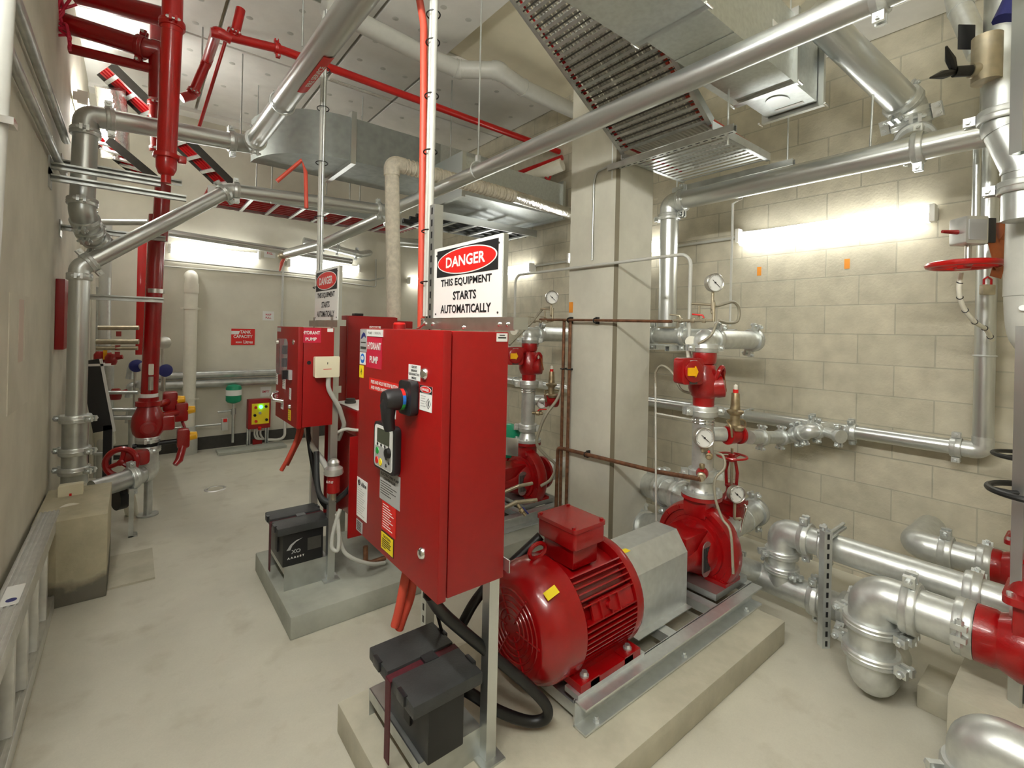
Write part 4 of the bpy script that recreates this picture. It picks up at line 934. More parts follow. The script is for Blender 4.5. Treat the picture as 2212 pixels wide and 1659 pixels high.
# gauges, taps and small bore pipework of the first pump
P = V((RX - .115, A1 - .075, 1.035)); gauge('big dial gauge low on the discharge pipe clear of the column', P, (-.5, -.86, 0), .056, (RX - .03, A1 - .045, .955), 'dial gauges on the discharge pipes')
gauge('tall dial gauge standing over the silver elbow clear of the column', (RX - .01, A1 - .06, 1.90), (-.45, -.89, 0), .052, (RX - .0, A1 - .04, 1.73), 'dial gauges on the discharge pipes')
gauge('dial gauge peeping out beside the edge of the concrete column', (RX - .02, A2 - .28, 1.87), (-.45, -.89, 0), .052, (RX, A2 - .26, 1.73), 'dial gauges on the discharge pipes')
gauge('dial gauge on the discharge pipe seen past the tall cabinet', (RX + .07, A2 - .09, 1.01), (-.3, -.95, 0), .045, (RX + .03, A2 - .05, .93), 'dial gauges on the discharge pipes')
gauge('dial gauge on the red suction valve behind the first pump', (2.818, 1.359, 0.662), (-.5, -.86, 0), .05, (2.867, 1.357, 0.508), 'dial gauges on the discharge pipes')
def tap(label, p, d, mt='bronze', lever='redink'):
    p = V(p); d = V(d).normalized(); t = thing('gauge_tap', label, 'tap', p)
    M().cyl(p, p + d * .09, .011).lathe(p + d * .03, d, [(0, .012), (.006, .02), (.03, .02), (.036, .012)], 12).build('tap_body', mt, t)
    M().tube([p + d * .05 + V((0, 0, .018)), p + d * .06 + V((0, 0, .03)), p + d * .12 + V((0, 0, .036))], .006, 8).build('lever', lever, t); return t
tap('small brass tap with red lever under the big dial gauge', (RX - .02, A1 - .055, .925), (-.9, -.45, .05))
tap('small brass tap with red lever on the discharge pipe seen past the tall cabinet', (RX + .0, A2 - .05, .93), (.6, -.8, 0))
t = thing('ball_valve', 'red ball valve joining the copper pipe to the discharge pipe', 'valve', (RX - .05, A1 - .03, .80))
p = V((RX - .045, A1 - .03, .828)); d = V((-.9, -.42, -.07)).normalized()
M().lathe(p, d, [(0, .02), (.01, .03), (.03, .034), (.055, .03), (.07, .022)], 18).build('valve_body', 'redcast', t)
M().lathe(p + d * .07, d, [(0, .018), (.01, .024), (.03, .024), (.035, .017), (.06, .017)], 14).build('brass_union', 'brass', t)
M().lathe(p + d * .05 + V((0, 0, .03)), UZ, [(0, .012), (.02, .016), (.03, .012)], 12).build('tap_head', 'bronze', t)
q = p + d * .13
wire('copper_pipe', 'long brown copper pipe crossing the column low down', [q, (2.57, 1.735, .745), (2.57, 2.623, .715), (2.57, 2.63, .05)], .0135, 'copper', 'pipe', R=.03, n=14)
wire('copper_pipe', 'brown copper pipe crossing the column level with the cabinet top', [(2.57, 2.86, 1.698), (2.57, 1.66, 1.68)], .0095, 'copper', 'pipe', R=0, n=12)
wire('copper_pipe', 'brown copper riser on the column edge, of two the one nearer the column', [(2.585, 2.535, 1.69), (2.585, 2.535, .05)], .0125, 'copper', 'pipe', R=0, n=12)
wire('copper_pipe', 'brown copper riser on the column edge, of two the one farther from the column', [(2.585, 2.60, 1.69), (2.585, 2.60, .05)], .0125, 'copper', 'pipe', R=0, n=12)
for p, lb in (((2.582, 2.28, 1.688), 'black pipe clip on the upper copper pipe, mid column'), ((2.582, 2.54, 1.692), 'black pipe clip on the upper copper pipe, at the column edge'), ((2.582, 2.34, .722), 'black pipe clip on the lower copper pipe'), ((2.588, 2.535, 1.32), 'black pipe clip on the copper riser nearer the column'), ((2.588, 2.60, 1.32), 'black pipe clip on the copper riser farther from the column')):
    hz = 'riser' not in lb; p = V(p)
    tag(M().ring(p + V((-.01, 0, 0)), (0, 1, 0) if hz else (0, 0, 1), .015, .005, 16, 8).cbox(p + V((.018, 0, 0)), (.03, .014, .05 if hz else .014)).build('pipe_clip', 'black', loc=p), lb, 'clip', 'black clips on the copper pipes')
# brass gauge manifolds
for A, dy, lb in ((A1, 0, 'brass valve manifold under the tall dial gauge clear of the column'), (A2, -.22, 'brass valve manifold beside the column edge')):
    t = thing('brass_manifold', lb, 'manifold', (RX, A - .04 + dy, 1.68), 'brass manifolds')
    y = A - .05 + dy
    b = M().tube([(RX - .02, y + .24, 1.685), (RX - .01, y, 1.685)], .0085, 10)
    for s in (.05, .12, .2): b.lathe((RX - .015, y + s - .012, 1.685), (0, 1, 0), [(0, .010), (.004, .015), (.02, .015), (.024, .01)], 10)
    b.tube([(RX, y, 1.68), (RX, y, 1.79)], .0085, 10).tube([(RX, y + .09, 1.69), (RX, y + .09, 1.77)], .007, 10).tube([(RX, y, 1.775), (RX - .01, y + .13, 1.785)], .0075, 10)
    b.build('manifold_pipe', 'brass', t)
    for s in (.05, .2): M().tube([(RX - .015, y + s, 1.70), (RX - .02, y + s + .005, 1.715), (RX - .02, y + s + .07, 1.722)], .005, 8).build('lever', 'redink' if s < .1 and A == A1 else 'brass', t)
hose('braided_hose', 'braided hose looping out over the silver elbow clear of the column', [(RX, A1 - .045, 1.80), (RX + .02, A1 - .05, 1.77), (RX + .1, A1 - .06, 1.785), (RX + .19, A1 - .07, 1.80), (RX + .235, A1 - .08, 1.76), (RX + .22, A1 - .08, 1.69), (RX + .13, A1 - .07, 1.675), (RX + .04, A1 - .06, 1.685)], .0085, 'braid', 'hose')
hose('braided_hose', 'braided hose wrapping down behind the silver elbow to the check valve', [(RX + .03, A1 - .06, 1.68), (RX - .03, A1 - .08, 1.66), (RX - .06, A1 - .07, 1.60), (RX - .07, A1 + .0, 1.55)], .007, 'braid', 'hose')
hose('braided_hose', 'braided hose arching to the red gearbox clear of the column', [(2.501, 1.714, 1.281), (2.497, 1.717, 1.366), (2.484, 1.664, 1.412), (2.487, 1.597, 1.376), (2.482, 1.537, 1.288), (2.483, 1.473, 1.268)], .0075, 'braid', 'hose')
wire('steel_conduit', 'thin steel tube standing beside the column by the red motor pump', [(2.498, 1.716, 1.301), (2.513, 1.705, 0.576), (2.52, 1.699, 0.309)], .006, 'cable', 'conduit', R=0)
wire('steel_conduit', 'thin steel tube joining the upright tube to the discharge pipe', [(2.504, 1.712, 1.118), (RX - .05, A1, 1.11)], .005, 'cable', 'conduit', R=0)
hose('braided_hose', 'pale hose curving down over the first pump casing', [(2.559, 1.361, 0.945), (2.554, 1.313, 0.938), (2.542, 1.297, 0.88), (2.504, 1.328, 0.816), (2.486, 1.316, 0.722), (2.488, 1.276, 0.621), (2.475, 1.223, 0.568), (2.44, 1.187, 0.375)], .007, 'braid', 'hose')
hose('braided_hose', 'long pale hose hanging beside the pump seen past the tall cabinet', [(2.701, 2.706, 1.24), (2.631, 2.698, 1.08), (2.528, 2.716, 0.959), (2.488, 2.748, 0.832), (2.476, 2.758, 0.723), (2.534, 2.712, 0.635), (2.605, 2.68, 0.559), (2.579, 2.701, 0.45), (2.517, 2.75, 0.394)], .012, 'braid', 'hose')
hose('braided_hose', 'grey hose slanting from the brass manifold to the gearbox past the tall cabinet', [(2.679, 2.851, 1.801), (2.626, 2.894, 1.784), (2.53, 2.907, 1.679), (2.412, 2.937, 1.565), (2.325, 2.942, 1.491)], .0095, 'braid', 'hose')
# conduit feeding the valve monitors
t = thing('steel_conduit', 'grey steel conduit crossing the column high up and dropping at both ends', 'conduit', (2.59, 1.555, 1.66))
M().tube(fillet([(2.59, 3.21, 1.62), (2.59, 3.21, 2.085), (2.59, 1.555, 2.085), (2.59, 1.555, 1.56)], .07), .0105, 12).build('conduit_tube', 'gpvc', t)
M().cyl((2.59, 1.54, 1.56), (2.565, 1.525, 1.56), .034, n=24).build('round_box', 'wpvc', t); M().cyl((2.59, 3.2, 1.60), (2.565, 3.185, 1.60), .034, n=24).build('round_box', 'wpvc', t)
M().cyl((2.588, 1.56, 1.53), (2.575, 1.54, 1.45), .014).build('flexible_end', 'wpvc', t)
wire('steel_conduit', 'thin dark conduit down the shaded face of the column from the cable tray', [(2.607, 2.151, 2.784), (2.607, 2.328, 2.763), (2.607, 2.348, 2.69), (2.607, 2.349, 2.128)], .0075, 'galvd', 'conduit', R=.04)
wire('steel_conduit', 'grey conduit along the block wall between the batten lights', [(3.83, 1.88, 2.40), (3.83, 5.5, 2.40)], .0125, 'gpvc', 'conduit', R=0)
# orange cards on the walls
for (p, lb, X) in (((3.85, 1.72, 2.113), 'orange card stuck on the block wall, nearer the column of two', 1), ((3.85, 1.131, 2.115), 'orange card stuck on the block wall, under the long batten light end', 1)):
    p = V(p); tag(M().box((p.x - .002, p.y - .016, p.z - .034), (p.x, p.y + .016, p.z + .034)).build('orange_card', 'otag', loc=p, smooth=0), lb, 'card')
p = V((2.617, 2.569, 1.791)); tag(M().box((2.614, p.y - .028, p.z - .04), (2.617, p.y + .012, p.z + .04)).build('orange_card', 'otag', loc=p, smooth=0), 'orange card stuck on the column edge', 'card')

# second set extras: green tank, wall plate, small bore pipes near the plinth
t = thing('pressure_tank', 'green pressure tank half hidden by the tall cabinet', 'tank', (2.552, 3.209, 0.523)); c = V((2.556, 3.206, 0.655))
M().lathe(c - V((0, 0, .14)), UZ, [(0, .02), (.01, .07), (.05, .095), (.1, .1), (.2, .1), (.25, .09), (.28, .05), (.29, .01)], 28).build('tank_shell', 'green', t)
M().ring(c, UZ, .1, .006, 28, 8).build('weld_band', 'green', t); M().cyl(c - V((0, 0, .3)), c - V((0, 0, .13)), .016).build('tank_stem', 'brass', t)
tag(M().cbox((2.008, 2.492, 0.822), (.09, .12, .004), (.78, -.62, -.1), (0, 0, 1)).build('mounting_plate', 'galv', loc=(2.008, 2.492, 0.822), bevel=.002), 'galvanized mounting plate jutting out behind the tall cabinet', 'plate')
run('brass small pipe with blue tap above the second base frame', [(2.028, 2.604, 0.364), (2.102, 2.544, 0.414), (2.248, 2.492, 0.415)], .014, 'brass', cpl='', name='brass_pipe', R=.03)
run('brass small pipe across the pump seen past the tall cabinet', [(2.057, 2.645, 0.459), (2.145, 2.574, 0.51), (2.254, 2.551, 0.516)], .012, 'brass', cpl='', name='brass_pipe', R=.03)
tap('brass tap with blue lever above the second base frame', (2.097, 2.523, 0.405), (.3, -.6, -.7), lever='dblue')
run('silver suction pipe behind the second pump beside the column', [(2.79, 3.005, .40), (3.45, 3.005, .40)], .085, 'silver', cpl='', ends='', name='galvanized_pipe')

# ------------------------------------------------------------------ suction pipework along the block wall
LZ = .475
RS = .07
t = run('long galvanized suction pipe with an elbow rising from the floor tee', [(2.97, 1.165, .27), (2.97, 1.165, LZ), (2.97, -.4, LZ)], RS, 'silver', cpl='', name='suction_pipe', R=.115, bolts=True)
coupling((2.97, 1.04, LZ), (0, 1, 0), RS + .002, t, ear=(-.2, 0, 1), w_=.05); coupling((2.97, .94, LZ), (0, 1, 0), RS + .002, t, ear=(-.6, 0, .9), w_=.045); coupling((2.97, .36, LZ), (0, 1, 0), RS + .002, t, ear=(-1, 0, -.4), w_=.06)
coupling((2.97, 1.165, .352), (0, 0, 1), RS + .002, t, ear=(-.8, .6, 0), w_=.045)
t = run('galvanized floor tee and pipe running low behind the first plinth', [(2.97, 1.75, .165), (2.97, .60, .165)], .055, 'silver', cpl='', name='suction_pipe', extra=((0, .31),))
M().cyl((2.97, 1.30, .165), (2.97, 1.0, .165), .074, n=28).build('tee_body', 'silver', t); M().cyl((2.97, 1.165, .165), (2.97, 1.165, .27), .074, n=28).build('tee_branch', 'silver', t)
coupling((2.97, 1.165, .262), (0, 0, 1), .074, t, ear=(-.5, -.85, 0), w_=.045); coupling((2.97, .985, .165), (0, 1, 0), .074, t, ear=(-.3, 0, 1), w_=.05)
M().lathe((2.97, .965, .165), (0, -1, 0), [(0, .06), (0, .072), (.12, .074), (.2, .078), (.38, .078)], 28).build('reducer', 'silver', t)
coupling((2.97, .84, .165), (0, 1, 0), .076, t, ear=(-.8, 0, -.5), w_=.05)
RU = .086
t = run('fattest silver pipe bending over and down to the floor by the red gate valve', [(2.58, .30, LZ), (2.58, .635, LZ), (2.58, .635, .10), (2.87, .635, .10)], RU, 'silver', cpl='', name='suction_pipe', R=.135, efat=1.03)
coupling((2.58, .50, LZ), (0, 1, 0), RU + .002, t, ear=(-.2, 0, 1), w_=.055); coupling((2.58, .335, LZ), (0, 1, 0), RU + .002, t, ear=(-1, 0, .2), w_=.06)
coupling((2.58, .635, .345), (0, 0, 1), RU + .003, t, ear=(-.35, -.94, 0), w_=.045); coupling((2.58, .635, .215), (0, 0, 1), RU + .003, t, ear=(-.3, -.95, 0), w_=.045)
t = run('silver suction pipe tight to the block wall with a turned elbow', [(3.4, .10, LZ), (3.4, .65, LZ), (3.78, .65, LZ)], .07, 'silver', cpl='', name='suction_pipe', R=.12)
coupling((3.4, .52, LZ), (0, 1, 0), .072, t, ear=(-.2, 0, 1), w_=.055); coupling((3.4, .375, LZ), (0, 1, 0), .072, t, ear=(-1, 0, -.6), w_=.055)
c = V((2.137, 0.213, 0.334))
t = run('silver elbow low in the corner by the grey upright strut', [(c.x, c.y - .5, c.z), (c.x, c.y + .02, c.z), (c.x, c.y + .02, .02)], .08, 'silver', cpl='', name='suction_pipe', R=.12)
coupling((c.x, c.y - .125, c.z), (0, 1, 0), .082, t, ear=(-1, 0, .5), w_=.06); coupling((c.x, c.y + .02, c.z - .125), (0, 0, 1), .082, t, ear=(-.7, .7, 0), w_=.06)
# perforated strut prop
t = thing('strut_prop', 'slotted steel strut propping the long suction pipe', 'strut', (2.84, .915, 0)); strut((2.835, .90, 0), (2.835, .90, .60), t, 'bright', up=(.62, .78, 0), name='strut_post')
M().cyl((2.835, .90, .575), (3.1, .90, .575), .008).build('threaded_bolt', 'bright', t); M().cbox((2.97, .90, .556), (.26, .03, .012)).build('saddle_strap', 'bright', t)
# first pump's suction: gate valve with red wheel, elbows
def gate_valve(label, c, r, body, wheelmt, hgt, ax, wr, group=None, stand=0):
    c = V(c); ax = V(ax).normalized(); t = thing('gate_valve', label, 'valve', c - V((0, 0, r * 1.4)), group)
    sx = ax.cross(V(UZ))
    M().lathe(c - ax * r * 1.5, ax, [(0, r * .8), (0, r), (r * .5, r), (r * .6, r * .95), (r * 1.1, r * 1.15), (r * 1.9, r * 1.15), (r * 2.4, r * .95), (r * 2.5, r), (r * 3, r), (r * 3, r * .8)], 26).build('valve_body', body, t)
    M().cbox(c + V((0, 0, r * 1.1)), (r * 1.1, r * 1.75, r * 1.5), ax, sx).build('valve_neck', body, t, bevel=r * .12)
    M().rbox(c + V((0, 0, r * 1.9)), (r * 1.6, r * 2.3, r * .25), r * .3, ax, sx).build('bonnet_flange', body, t)
    b = M()
    for i in (-1, 1):
        for j in (-1, 0, 1): p = c + V((0, 0, r * 2.0)) + ax * r * .6 * i + sx * r * .9 * j; b.cyl(p, p + V((0, 0, r * .16)), r * .09, n=6)
    b.build('bonnet_bolt', 'bright', t)
    M().lathe(c + V((0, 0, r * 2.0)), UZ, [(0, r * .75), (r * .3, r * .6), (r * .6, r * .42), (r * 1.0, r * .40), (r * 1.05, r * .5), (r * 1.2, r * .5)], 20).build('bonnet', body, t)
    y = M(); top = c + V((0, 0, hgt))
    for s in (-1, 1): y.tube([c + V((0, 0, r * 3.0)) + sx * r * .42 * s, c + V((0, 0, (r * 3 + hgt) / 2)) + sx * r * .5 * s, top - V((0, 0, .02)) + sx * r * .3 * s], r * .13, 8)
    y.lathe(top - V((0, 0, .03)), UZ, [(0, r * .38), (.025, r * .38)], 14); y.build('yoke', body, t)
    M().cyl(c + V((0, 0, r * 2.8)), top + V((0, 0, .05)), r * .11).build('stem', 'brass', t)
    wheel(top, UZ, wr, t, wheelmt, 4 if wr > .1 else 3, wr * .085); return t
gate_valve('red gate valve with red handwheel behind the pump clear of the column', (2.919, 1.444, 0.44), .075, 'redcast', 'redpipe', .415, (1, -.1, 0), .085)
M0 = V((2.919, 1.444, 0.44))
t = run('silver suction elbows behind the first pump ending in a clamp', [(2.774, 1.432, 0.428), (3.032, 1.418, 0.445), (3.189, 1.421, 0.46)], .072, 'silver', cpl='', name='suction_pipe', R=.05, ends='t')
hose('thin_lever', 'chrome bleed lever under the dial gauge behind the first pump', [(2.883, 1.345, 0.592), (2.872, 1.328, 0.572), (2.856, 1.341, 0.494), (2.839, 1.342, 0.438)], .007, 'chrome', 'lever')
t = run('silver pipe coming from behind the column to the first pump', [(3.057, 2.166, 0.468), (2.916, 1.895, 0.517), (2.835, 1.639, 0.529)], .09, 'silver', cpl='', name='suction_pipe', extra=((0, .9), (1, .5)))
t = run('silver clamped pipe low behind the column base', [(2.977, 2.101, 0.176), (2.915, 1.895, 0.26)], .1, 'silver', cpl='', name='suction_pipe', ends='s')
run('thin silver drain pipe under the first pump pad', [(2.709, 1.356, 0.291), (3.034, 1.289, 0.154)], .06, 'silver', cpl='', name='suction_pipe')
# big red gate valve at the edge with block under it
gate_valve('big red gate valve with black handwheel on the fattest silver pipe', (2.58, .145, LZ), .105, 'redcast', 'black', .575, (0, 1, 0), .135, 'gate valves with black wheels')
gate_valve('red gate valve with black handwheel nearer the block wall', (3.4, .235, LZ), .085, 'redcast', 'black', .57, (0, 1, 0), .12, 'gate valves with black wheels')
blk = M().box((2.42, -.14, 0), (2.80, .36, .27)); tag(blk.build('concrete_block', 'plinth', bevel=.008, loc=(2.64, .1, 0)), 'rough concrete block under the big red gate valve', 'block')
tag(M().box((2.70, .38, 0), (2.92, .5, .10)).build('concrete_block', 'plinth', bevel=.008, loc=(3.0, .42, 0)), 'low concrete offcut behind the fattest silver pipe', 'block')
# upright strut at the edge of the view
t = thing('strut_post', 'tall grey strut post beside the big red gate valve', 'strut', (2.05, .05, 0)); e0 = V((2.571, 0.187, 1.327)); e1 = e0
strut((e0.x, e0.y, 0), (e0.x, e0.y, 1.66), t, 'galv', up=(-.6, -.8, 0), name='post_channel', slots=False); M().cyl((e0.x - .03, e0.y, .42), (e0.x + .05, e0.y, .42), .035).build('clamp_ring', 'wpvc', t)
# tall pipes and valve by the wall corner
p = V((3.028, 0.206, 1.959))
t = thing('drain_pipe', 'fat cream plastic pipe with a rounded end hanging by the wheel valve', 'pipe', (p.x, p.y, 1.5))
pts = [(p.x, p.y, 2.35), (p.x, p.y, 1.72), (p.x + .03, p.y - .05, 1.60), (p.x + .12, p.y - .18, 1.54)]
M().tube(smooth_pts(pts, 8), .085, 26).build('pipe_wall', 'gpvc', t); M().lathe((p.x, p.y, 1.80), UZ, [(0, .085), (.0, .091), (.1, .091), (.1, .085)], 26).build('pipe_socket', 'gpvc', t)
M().cyl((p.x - .1, p.y + .02, 1.745), (p.x - .04, p.y + .02, 1.745), .012).build('pipe_clip', 'bright', t)
a = V((2.834, 0.296, 2.958)); b_ = V((2.846, 0.287, 2.569)); c = V((2.834, 0.232, 2.253))
t = run('thick galvanized upright pipe with brass valve and heavy clamp in the upper corner', [(b_.x, b_.y, 3.2), (b_.x, b_.y, 2.50), (c.x + .01, c.y - .01, 2.31), (c.x + .01, c.y - .01, 2.1)], .068, 'galvd', 'galvd', cpl='', name='galvanized_pipe', R=.1, extra=((0, .93), (2, .35)))
wire('steel_conduit', 'slim galvanized conduit upright beside the thick corner pipe', [(3.453, 0.442, 2.687), (3.454, 0.441, 2.177)], .018, 'galv', 'conduit', R=0)
t = thing('wing_valve', 'brass valve with a black two-winged handle on the corner pipe', 'valve', (2.77, 0.348, 2.742)); q = V((2.77, 0.348, 2.739)); d = V((-.55, .6, 0)).normalized()
M().lathe(q - d * .06, d, [(0, .02), (.01, .04), (.04, .045), (.07, .035), (.1, .028)], 18).build('valve_body', 'brass', t)
M().cyl(q + d * .04, q + d * .10, .022).build('handle_hub', 'black', t)
hb = M()
for tip in ((2.586, 0.43, 2.805), (2.538, 0.469, 2.675)):
    tip = V(tip); s0 = q + d * .10; hb.tube([s0, s0.lerp(tip, .5), tip], [.012, .018, .004], 8)
hb.build('handle_wing', 'black', t)
M().cyl(q - d * .02 - V((0, 0, .05)), q - d * .02 + V((0, 0, .14)), .05, n=20).build('valve_barrel', 'brass', t)
t = thing('tag_plate', 'black square tag hanging on the pale pipe in the upper corner', 'tag', (2.855, 0.408, 2.941)); M().cbox((2.855, 0.408, 2.941), (.075, .11, .004), (.78, -.62, 0), UZ).build('tag_card', 'blackp', t, bevel=.002)
run('pale upper corner pipe slanting up to the ceiling', [(3.18, 0.404, 2.992), (3.236, 0.487, 3.272), (3.32, 0.548, 3.583)], .05, 'bright', cpl='', name='galvanized_pipe')
hose('blue_hose', 'dark blue hose curving at the top corner pipe', [(2.771, 0.283, 2.915), (2.792, 0.266, 2.973), (2.813, 0.249, 3.039)], .04, 'dblue', 'hose')
t = thing('upper_strut', 'grey strut upright in the top corner of the view', 'strut', (2.319, 0.195, 2.439)); strut(V((2.325, 0.191, 2.237)), V((2.325, 0.191, 2.237)) + V((0, 0, .9)), t, 'galv', up=(-.6, -.8, 0), name='post_channel', slots=False)
wire('steel_conduit', 'galvanized conduit crossing the block wall high up beside the corner pipe', [(3.78, 0.713, 2.839), (3.78, 0.45, 2.819)], .03, 'galv', 'conduit', R=0)
# wheel valve with position box
q = V((3.218, 0.437, 2.141)); n = V((-.62, -.78, 0)); u = V((.78, -.62, 0))
t = thing('monitored_valve', 'valve with clear-fronted switch box and flat red handwheel on the corner pipe', 'valve', q - V((0, 0, .12)))
M().rbox(q, (.11, .135, .09), .01, u, UZ).build('switch_box', 'alu', t, bevel=.004); M().rbox(q - u.cross(V(UZ)) * -.047, (.085, .10, .006), .006, u, UZ).build('clear_window', 'grey', t)
M().cbox(q + u * .075, (.045, .12, .08), u, UZ).build('box_back', 'blackp', t, bevel=.004)
M().lathe(q + u * .13, u, [(0, .045), (.03, .05), (.06, .045)], 20).build('actuator_drum', 'leather', t)
M().tube([q - V((0, 0, .07)), q - V((0, 0, .155))], .014, 12).build('stem', 'steel', t)
wheel(q - V((0, 0, .165)) - u * .02, UZ, .135, t, 'redpipe', 4, .015)
M().tube([q - u * .05 + V((0, 0, -.005)), q - u * .13 + V((0, 0, -.003))], [.012, .008], 10).build('pointer_pin', 'redcast', t)
M().cbox(q + u * .15 - V((0, 0, .10)) + n * .02, (.055, .004, .26), u + V((0, 0, -.25)), n).build('brown_strap', 'leather', t); M().cbox(q + u * .10 - V((0, 0, .08)) + n * .03, (.05, .004, .22), u + V((0, 0, .3)), n).build('brown_strap', 'leather', t)
M().tube(smooth_pts([q + u * .16 + V((0, 0, .05)), q + u * .2 + V((0, 0, .03)), q + u * .27 + V((0, 0, .0)), q + u * .3 + V((0, 0, -.06))]), .016, 10).build('clamp_arm', 'alu', t)
k_ = V((3.226, 0.367, 1.85)); t = thing('padlock', 'brass padlock hanging from the brown strap by the red wheel', 'padlock', k_); M().rbox(k_, (.062, .05, .02), .006, u, UZ).build('lock_body', 'brass', t, bevel=.003)
M().tube([k_ - u * .018 + V((0, 0, .02)), k_ - u * .018 + V((0, 0, .05)), k_ + V((0, 0, .062)), k_ + u * .018 + V((0, 0, .05)), k_ + u * .018 + V((0, 0, .02))], .005, 8).build('shackle', 'redcast', t)
hose('spiral_cable', 'white cable with dark spiral marks hanging from the red wheel valve', [(3.261, 0.467, 1.942), (3.256, 0.472, 1.848), (3.302, 0.46, 1.769), (3.387, 0.43, 1.7), (3.505, 0.4, 1.663), (3.601, 0.388, 1.607)], .011, 'wpvc', 'cable')
sp = smooth_pts([(3.261, 0.467, 1.942), (3.256, 0.472, 1.848), (3.302, 0.46, 1.769), (3.387, 0.43, 1.7), (3.505, 0.4, 1.663), (3.601, 0.388, 1.607)])
so = bpy.data.objects[[o.name for o in bpy.data.objects if o.name.startswith('spiral_cable')][0]]
b = M()
for i in range(3, len(sp) - 1, 5): b.ring(sp[i], (sp[i + 1] - sp[i]).normalized() + V((.3, .2, .4)), .0115, .003, 12, 6)
b.build('dark_band', 'black', so)

# ------------------------------------------------------------------ cable trays and ducts overhead
def tray(label, a, b, yw0, yw1, nr, cab=0, perf=False, hgt=.05, cat='cable tray', group=None, rm='galvd'):
    # a,b: (x,z) ends; the tray spans y from yw0 to yw1
    A_, B_ = V((a[0], 0, a[1])), V((b[0], 0, b[1])); d = (B_ - A_).normalized(); n = V((0, 1, 0)).cross(d); n = n if n.z > 0 else -n
    t = thing('cable_tray', label, cat, (a[0], (yw0 + yw1) / 2, a[1]), group); L = (B_ - A_).length
    for y in (yw0, yw1):
        c = (A_ + B_) / 2 + V((0, y, 0)) + n * hgt / 2; M().cbox(c, (L, .006, hgt), d, (0, 1, 0)).cbox(c - n * (hgt / 2 - .002) + V((0, .012 if y == yw0 else -.012, 0)), (L, .024, .004), d, (0, 1, 0)).build('side_rail', rm, t, smooth=0)
    for k in range(nr):
        p = A_ + d * L * (k + .5) / nr + V((0, (yw0 + yw1) / 2, 0))
        M().cbox(p + n * .006, (.018 if not perf else L / nr * .5, yw1 - yw0, .008 if not perf else .003), d, (0, 1, 0)).build('rung', rm, t, smooth=0)
        if perf: continue
        q = p + d * L / nr * .5; sl = M()
        if k < nr - 1: sl.cbox(q + n * .012, (L / nr * .15, yw1 - yw0 - .02, .003), d, (0, 1, 0)); o = sl.build('floor_strip', 'drk', t, smooth=0)  # strip coloured dark so the gaps between rungs read as shade
    return t, d, n
y0, y1 = 1.46, 2.11
tr, d, n = tray('wide cable tray sloping down over the column with white and orange cables', (1.45, 3.55), (2.62, 2.83), y0, y1, 24)
P0 = V((1.45, 0, 3.55))
for k in range(22):
    y = y0 + .03 + (y1 - y0 - .06) * k / 21; o_ = k in (0, 1) or k == 21
    jit = random.uniform(-.008, .008)
    hose('tray_cable', 'orange cable along the edge of the sloping cable tray' if k < 2 else ('red cable along the column edge of the sloping cable tray' if k == 21 else 'pale cable lying in the sloping cable tray'),
         [P0 + V((0, y, 0)) + n * .03, P0 + d * .45 + V((0, y + jit, 0)) + n * .028, P0 + d * .9 + V((0, y - jit, 0)) + n * .03, P0 + d * 1.30 + V((0, y, 0)) + n * .04, (2.74, y, 2.88), (3.30, y, 2.865)], .011, 'orange' if k < 2 else ('redpipe' if k == 21 else 'cable'), 'cable', n=8, group='orange cables on the sloping tray' if k < 2 else ('cables on the sloping tray' if not o_ else None))
tray('level perforated cable tray end against the column top', (2.62, 2.80), (3.38, 2.80), 1.455, 2.115, 13, perf=True, rm='bright')
for X, lb in ((2.62, 'slotted strut bar where the sloping tray turns level'), (3.42, 'slotted strut bar under the free end of the level tray')):
    t = thing('strut_bar', lb, 'strut', (X, 1.3, 2.76)); strut((X, 1.32, 2.765), (X, 2.22, 2.765), t, 'galvd', up=(0, 0, 1), name='bar_channel')
    for y in (1.36, 2.19):
        tag(M().cyl((X, y, 2.68), (X, y, ZC), .006, n=8).build('hanger_rod', 'bright', loc=(X, y, 2.68)), ('threaded rod holding the strut bar ' + ('at the tray bend' if X < 3 else 'at the tray free end') + (', column side' if y > 2 else ', duct side')), 'rod')
# square duct over the block wall side
DZ = 3.2
DK = .875
def db(a, b): return M().box(tuple(q * DK if i < 2 else 1.6 + (q - 1.6) * DK for i, q in enumerate(a)), tuple(q * DK if i < 2 else 1.6 + (q - 1.6) * DK for i, q in enumerate(b)))
t = thing('square_duct', 'shiny square duct with flanges over the long batten light', 'duct', (2.54, 1.25, 3.0))
db((2.15, 1.25, DZ), (3.20, 1.60, DZ + .42)).build('duct_section', 'ducts', t, smooth=0)
db((3.23, 1.262, DZ + .01), (3.62, 1.59, DZ + .42)).build('duct_section', 'ducts', t, smooth=0)
db((1.0, 1.22, DZ - .02), (2.12, 1.64, DZ + .46)).build('duct_section', 'ducts', t, smooth=0)
for x in (2.135, 3.215, 3.65): db((x - .018, 1.225, DZ - .02), (x + .018, 1.63, DZ + .46)).build('flange', 'galv', t, smooth=0)
for x in (2.45, 2.8): db((x, 1.25, DZ - .004), (x + .012, 1.6, DZ)).build('stiffening_fold', 'ducts', t, smooth=0)
M().prism([(.08 * math.cos(k * PI / 12), .062 * math.sin(k * PI / 12)) for k in range(24)], (2.99, 1.25, 3.0085), (1, 0, 0), (0, -1, 0), .006).build('access_panel', 'galv', t)
db((3.54, 1.32, DZ + .006), (3.57, 1.5, DZ + .0098)).build('duct_label', 'white', t)
db((2.9, 1.2485, DZ + .16), (2.97, 1.2495, DZ + .26)).build('duct_label', 'white', t)
for x in (2.135, 3.215, 3.65):
    for y in (1.215, 1.645): M().cyl(((x - .03) * DK, y * DK, 2.985), ((x + .03) * DK, y * DK, 2.985), .007, n=8).build('corner_bolt', 'chrome', t)
